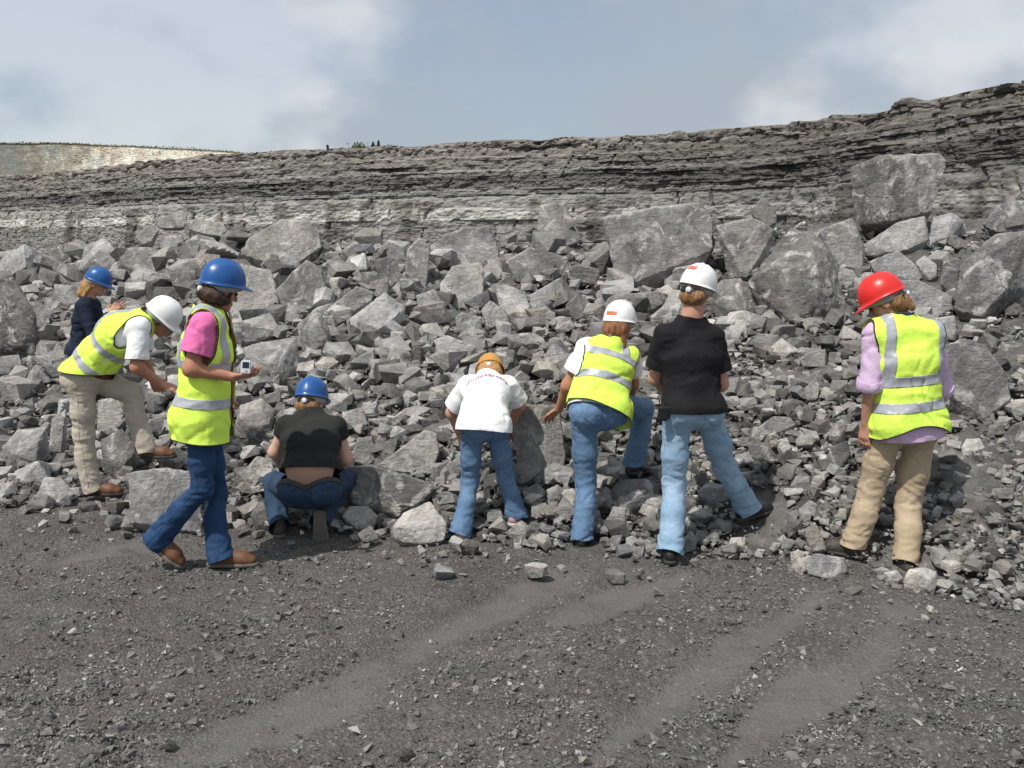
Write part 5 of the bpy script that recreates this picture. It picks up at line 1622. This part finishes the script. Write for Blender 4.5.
PB = person('person in yellow vest and cream trousers bending with one foot up, white hard hat', 6.9,
   dict(head=(160.5, 318, 0), neck=(147, 319, 0), shR=(139, 327, -.15), shL=(140, 322, .15), elR=(137, 367, -.20), wrR=(161, 384, -.08), elL=(143, 356, .15), wrL=(152, 376, .20),
        hipR=(82, 379, -.085), hipL=(87, 377, .09), kneeR=(84, 434, -.06), ankR=(93, 484, -.05), kneeL=(132, 393, .12), ankL=(147, 447, .10)),
   dict(skin=M_SKIN_TAN, face=(.74, .10, -.66), hup=(.70, 0, .72), hairmat=HAIR_DARK, hair=[puff((0, -.05, -.05), (.085, .075, .075))],
        trousers=CREAM, build=1.06, thigh=.098, knee=.078, hem=.072, shirt=WHITE, sleeve=.82, sleeve_open=1.08, sleeve_ease=.018, shirt_drop=-.09, hem_level=.85, bow=(-.02, 0, .05),
        bootmat=M_LEATHER, solemat=M_RUBBER, footR=(1, .1, -.02), footL=(1, .05, 0), waist_at=.12, seed=2, vest_ease=.030,
        handR=(np.array([.9, .1, -.35]), np.array([0, .3, -1]), 1, .35),
        vest=dict(drop=-.055, level=.85, flare=.02, bands=[('h', .115, .165), ('h', .285, .335), ('v', -.15, -.095, .335), ('v', .095, .15, .335)], armhole=.100, open=.03),
        hat=dict(mat=M_H_WHITE, strap=None)))

PC = person('person walking right in yellow vest and pink shirt, blue hard hat, holding a camera', 5.4,
   dict(head=(221, 288, .02), neck=(208.5, 308, .01), shR=(203, 325, -.145), shL=(216, 322, .15), elR=(191, 369, -.20), wrR=(232, 377, -.14), elL=(222, 372, .17), wrL=(225, 396, .26),
        hipR=(200, 418, -.085), hipL=(206, 418, .085), kneeR=(203, 489, -.08), ankR=(161, 536, -.04), kneeL=(216, 494, .09), ankL=(221, 552, .0)),
   dict(skin=M_SKIN_TAN, face=(.66, .64, -.40), hup=(.1, 0, 1), hairmat=HAIR_DARK, hair=[puff((0, -.020, -.062), (.104, .098, .046)), puff((0, -.04, -.055), (.096, .068, .050))],
        trousers=JEAN_DARK, thigh=.088, knee=.070, hem=.088, shirt=PINK, sleeve=.66, sleeve_open=1.12, sleeve_ease=.018, shirt_drop=.02, hemdrop=.05,
        bootmat=M_LEATHER, solemat=M_SOLE_GREY, footL=(1, .1, -.02), footR=(.78, 0, -.62), footupR=(.62, 0, .78), seed=3, vest_ease=.034, pockets=True,
        handR=(np.array([.97, .05, .10]), np.array([.1, .35, .9]), -1, .55),
        vest=dict(drop=.115, flare=.03, bands=[('h', .085, .140), ('h', .295, .345), ('v', -.155, -.105, .34), ('v', .105, .155, .34)], armhole=.104, open=.05),
        hat=dict(mat=M_H_BLUE, sticker=(M_WHITESTICK, -2.15, -1.72, 1.02, 1.22), up=(.16, .02, .98))))

PD = person('squatting person in charcoal shirt and dark jeans, blue hard hat', 5.95,
   dict(head=(311, 401, .34), neck=(311, 410, .27), shL=(287, 426, .20), shR=(336, 427, .20), elL=(275, 452, .24), wrL=(283, 470, .46), elR=(346, 458, .24), wrR=(334, 472, .46),
        hipL=(294, 490, 0), hipR=(326, 490, 0), kneeL=(274, 482, .40), kneeR=(346, 479, .38), ankL=(279, 523, .04), ankR=(322, 517, .06)),
   dict(shirt_crease=.005, skin=M_SKIN_PALE, face=(.12, .88, -.46), hairmat=HAIR_MID, hair=[puff((0, -.05, -.055), (.082, .065, .062))], build=.99,
        trousers=JEAN_DEEP, thigh=.104, knee=.078, hem=.072, shirt=CHARCOAL, sleeve=.36, shirt_drop=-.120, shirt_ease=.010, shirt_flare=.0, hipw=.185, waistw=.165, chestw=.175,
        waist_at=.055, waist_dip=.055, belt=M_BLACKTRIM, bow=(0, -.03, .02), bootmat=M_BOOTDARK, solemat=M_SOLE_GREY, footL=(-.25, .95, -.05), footR=(0, .16, -1), footupR=(0, 1, .16), seed=4,
        hat=dict(mat=M_H_BLUE, up=(.05, .30, .95)), pockets=True, pocket_z=(-.12, -.02), hang=False))

PE = person('person in white printed shirt and blue jeans bending over the rocks', 6.05,
   dict(head=(490, 374, .53), neck=(488, 375, .39), shL=(468, 387, .28), shR=(508, 387, .31), elL=(452, 413, .36), wrL=(462, 440, .50), elR=(519, 406, .38), wrR=(508, 432, .52),
        hipL=(472, 424, -.02), hipR=(495, 424, .02), kneeL=(470, 482, .05), ankL=(461, 527, -.06), kneeR=(506, 478, .13), ankR=(515, 511, .14)),
   dict(skin=M_SKIN, face=(.05, .70, -.72), hup=(0, .72, .70), hairmat=HAIR_BLONDE, hair=[puff((0, -.06, -.03), (.088, .07, .09)), lock((.05, -.04, -.05), (.07, .0, -.15), .04, .02), lock((-.05, -.04, -.05), (-.07, .0, -.15), .04, .02)],
        trousers=JEAN_MID, build=.94, hipw=.155, waistw=.130, chestw=.145, thigh=.088, knee=.066, hem=.092, shirt=WHITE, sleeve=.78, sleeve_open=1.15, sleeve_ease=.020, shirt_ease=.015, shirt_drop=.045, hem_level=.8, shirt_flare=.022, bow=(0, -.03, .03),
        bootmat=M_PINKSHOE, solemat=M_SOLE_WHITE, shoe='shoe', footL=(-.1, 1, 0), footR=(.25, .95, .05), seed=5, pockets=True, pocket_z=(-.13, -.01), hemdrop=.05, footlen=.92,
        hat=dict(mat=M_H_TAN, up=(0, .75, .66), f=(.05, .66, -.75), strap='back', s=.9)))

PF = person('person in yellow vest and blue jeans with raised right foot, white hard hat', 5.9,
   dict(head=(619, 325, .33), neck=(611, 340, .25), shL=(586, 350, .19), shR=(629, 358, .27), elL=(568, 386, .22), wrL=(559, 409, .34), elR=(632, 384, .36), wrR=(629, 402, .52),
        hipL=(583, 413, .0), hipR=(611, 409, .07), kneeL=(586, 480, .05), ankL=(582, 534, -.04), kneeR=(644, 408, .40), ankR=(634, 460, .40)),
   dict(skin=M_SKIN_TAN, face=(.30, .78, -.55), hairmat=HAIR_RED, hair=[puff((0, -.05, -.05), (.085, .07, .08)), lock((.03, -.05, -.06), (.05, -.02, -.20), .05, .025), lock((-.04, -.06, -.06), (-.05, -.05, -.17), .045, .03)],
        trousers=JEAN_MID, thigh=.092, knee=.074, hem=.084, shirt=WHITE, sleeve=.60, sleeve_open=1.1, sleeve_ease=.018, shirt_drop=.02, seed=6, pockets=True, pocket_z=(-.13, -.02),
        bootmat=M_BLACKSHOE, solemat=M_RUBBER, footL=(.15, 1, 0), footR=(.1, 1, .05), hemdrop=.03, vest_ease=.030,
        handL=(np.array([-.45, .55, -.5]), np.array([.1, -.3, -1]), 1, .25),
        vest=dict(drop=.02, flare=.03, tilt=.12, bands=[('h', .165, .215), ('h', .325, .375), ('v', -.175, -.12, .37), ('v', .115, .17, .37)], armhole=.080),
        hat=dict(mat=M_H_WHITE, sticker=(M_ORANGE, back_pi - .10, back_pi + .62, 1.20, 1.36), up=(.08, .12, .98))))

PG = person('man in black shirt and light jeans with white hard hat, seen from behind', 5.6,
   dict(head=(697, 291, .08), neck=(692, 312, .05), shL=(665, 336, .02), shR=(713, 338, .07), elL=(656, 378, .12), wrL=(668, 396, .36), elR=(721, 384, .10), wrR=(711, 374, .36),
        hipL=(677, 409, -.01), hipR=(707, 409, .03), kneeL=(674, 484, .03), ankL=(670, 547, -.13), kneeR=(725, 468, .22), ankR=(746, 506, .30)),
   dict(skin=M_SKIN, face=(.42, .80, -.42), hup=(.06, 0, 1), hairmat=HAIR_MID, hair=[puff((0, -.055, -.06), (.080, .055, .055))], build=1.0, neckhole=.096,
        trousers=JEAN_LIGHT, thigh=.094, knee=.080, hem=.090, shirt=BLACK, sleeve=.70, sleeve_open=1.15, sleeve_ease=.016, shirt_ease=.011, shirt_crease=.005, shirt_drop=.015, shirt_flare=.008, chestw=.170,
        bootmat=M_BLACKSHOE, solemat=M_RUBBER, footL=(.1, 1, 0), footR=(.85, .5, .10), seed=7, pockets=True, pocket_z=(-.14, -.03), hemdrop=.035, footlen=1.08,
        hat=dict(mat=M_H_WHITE, sticker=(M_ORANGE, back_pi - .02, back_pi + .66, .80, 1.00), up=(.26, .10, .95))))

PH = person('person in yellow vest, lavender shirt and khaki trousers, red hard hat', 5.45,
   dict(head=(885, 301, .04), neck=(898, 319, .03), shL=(876, 335, .0), shR=(930, 336, .04), elL=(870, 386, -.04), wrL=(866, 423, .02), elR=(941, 388, .12), wrR=(930, 420, .32),
        hipL=(890, 422, .0), hipR=(922, 424, .03), kneeL=(871, 490, .06), ankL=(853, 543, .03), kneeR=(908, 504, .03), ankR=(905, 560, -.10)),
   dict(skin=M_SKIN, face=(-.70, .42, -.58), hup=(-.5, .3, .8), hairmat=HAIR_MID, hair=[puff((0, -.05, -.045), (.074, .055, .066)), lock((0, -.085, -.05), (0, -.10, -.11), .036, .022)], build=1.02,
        trousers=KHAKI, thigh=.098, knee=.082, hem=.078, shirt=LAVENDER, sleeve=1.08, sleeve_ease=.012, shirt_drop=.075, shirt_ease=.022, shirt_flare=.030, neckhole=.062,
        bootmat=M_BOOTDARK, solemat=M_RUBBER, footL=(-.75, .62, 0), footR=(-.1, 1, 0), seed=8, hemdrop=.02, pockets=True, pocket_z=(-.15, -.04), vest_ease=.042,
        handL=(np.array([-.05, .02, -1]), np.array([.8, .5, 0]), 1, .45),
        vest=dict(drop=.065, flare=.035, arch=.07, bands=[('h', .090, .145), ('h', .235, .295), ('v', -.215, -.160, .29), ('v', .095, .145, .29)], armhole=.088),
        hat=dict(mat=M_H_RED, up=(-.42, .22, .88), f=(-.8, .3, -.5))))

# ---------------------------------------------------------------- print on the white shirt
def shirt_print(res, word, size, zc, radius, mat, name, space=1.0):
    cu = bpy.data.curves.new(name, 'FONT'); cu.body = word; cu.size = size; cu.align_x = 'CENTER'; cu.space_character = space
    cu.resolution_u = 3; cu.offset = 0.0008
    ob = bpy.data.objects.new(name, cu); COL.objects.link(ob)
    dg = bpy.context.evaluated_depsgraph_get(); dg.update()
    me = bpy.data.meshes.new_from_object(ob.evaluated_get(dg))
    bpy.data.objects.remove(ob); bpy.data.curves.remove(cu)
    bm = bmesh.new(); bm.from_mesh(me)
    bmesh.ops.triangulate(bm, faces=bm.faces)
    bmesh.ops.subdivide_edges(bm, edges=[e for e in bm.edges if e.calc_length() > 0.006], cuts=3)
    bmesh.ops.triangulate(bm, faces=bm.faces)
    bm.verts.ensure_lookup_table()
    bvh = BVHTree.FromPolygons([tuple(p) for p in res['sv']], [tuple(int(i) for i in t) for t in res['st']])
    ax, sd, fw = res['ax'], res['sides'], res['fws']
    for vt in bm.verts:
        a = vt.co.x / radius
        x = (radius + vt.co.y) * math.sin(a); z = zc + (radius + vt.co.y) * math.cos(a) - radius
        p = res['hipm'] + sd * x + ax * z - fw * 0.6
        hit = bvh.ray_cast(Vector(p), Vector(fw))
        q = np.array(hit[0]) if hit[0] is not None else p + fw * 0.45
        vt.co = Vector(q - fw * 0.006 - res['org'])
    bm.to_mesh(me); bm.free()
    me.materials.clear()
    add_obj(name, me, mat, res['shirt'])
M_PRINT = plain('purple_print', (0.30, 0.12, 0.30), 0.7, var=0.1)
M_PRINT2 = plain('faded_red_print', (0.72, 0.34, 0.40), 0.7, var=0.1)
shirt_print(PE, 'Anniversary', 0.052, 0.268, 0.34, M_PRINT, 'printed_word', 1.08)

# ---------------------------------------------------------------- carried things
def rounded_box(name, dims, bev, mat, parent=None, loc=None, seg=2):
    bm = bmesh.new(); bmesh.ops.create_cube(bm, size=1.0)
    for vv in bm.verts: vv.co = Vector((vv.co.x * dims[0], vv.co.y * dims[1], vv.co.z * dims[2]))
    bmesh.ops.bevel(bm, geom=list(bm.edges), offset=bev, segments=seg, affect='EDGES')
    me = bpy.data.meshes.new(name); bm.to_mesh(me); bm.free()
    return add_obj(name, me, mat, parent, loc)
M_SILVER = plain('silver_white_case', (0.66, 0.68, 0.70), 0.35, 0.2, var=0.04)
M_SCREEN = plain('dark_blue_screen', (0.012, 0.014, 0.035), 0.15, var=0.05)
camroot = empty('compact_camera', PT(246, 367, 5.4 - .17))
tag(camroot, 'small silver camera with dark screen held in the walking person hand', 'camera')
rounded_box('case', (0.055, 0.018, 0.075), 0.006, M_SILVER, camroot)
rounded_box('screen', (0.036, 0.003, 0.034), 0.001, M_SCREEN, camroot, (0, -0.0095, 0.010))
rounded_box('button', (0.012, 0.004, 0.012), 0.0015, M_GREYSTRAP, camroot, (0.004, -0.0095, -0.022))
camroot.rotation_euler = (-.15, .06, .10)
pch = empty('belt_pouch', PT(664, 412, 5.6 - .11))
tag(pch, 'black belt pouch with a loop on the hip of the man in black', 'pouch')
rounded_box('pouch_body', (0.072, 0.042, 0.085), 0.014, M_BLACKPLASTIC, pch, (0, 0, -0.01), 3)
rounded_box('flap', (0.074, 0.046, 0.040), 0.013, M_BLACKSHOE, pch, (0, -0.002, 0.022), 3)
def torus(name, R, r_, mat, parent, loc, n=20, m=8):
    a, b = np.meshgrid(np.linspace(0, 2 * math.pi, n, endpoint=False), np.linspace(0, 2 * math.pi, m, endpoint=False), indexing='ij')
    v = np.stack([(R + r_ * np.cos(b)) * np.cos(a) * .75, r_ * np.sin(b), (R + r_ * np.cos(b)) * np.sin(a)], -1).reshape(-1, 3)
    idx = np.arange(n * m).reshape(n, m); n1 = np.roll(idx, -1, 0); n2 = np.roll(idx, -1, 1); n3 = np.roll(n1, -1, 1)
    return add_obj(name, raw_mesh(name, v, np.stack([idx, n1, n3, n2], -1).reshape(-1, 4)), mat, parent, loc)
torus('loop', 0.020, 0.0048, M_BLACKPLASTIC, pch, (-0.020, 0, 0.055))
pch.rotation_euler = (0, .08, .2)
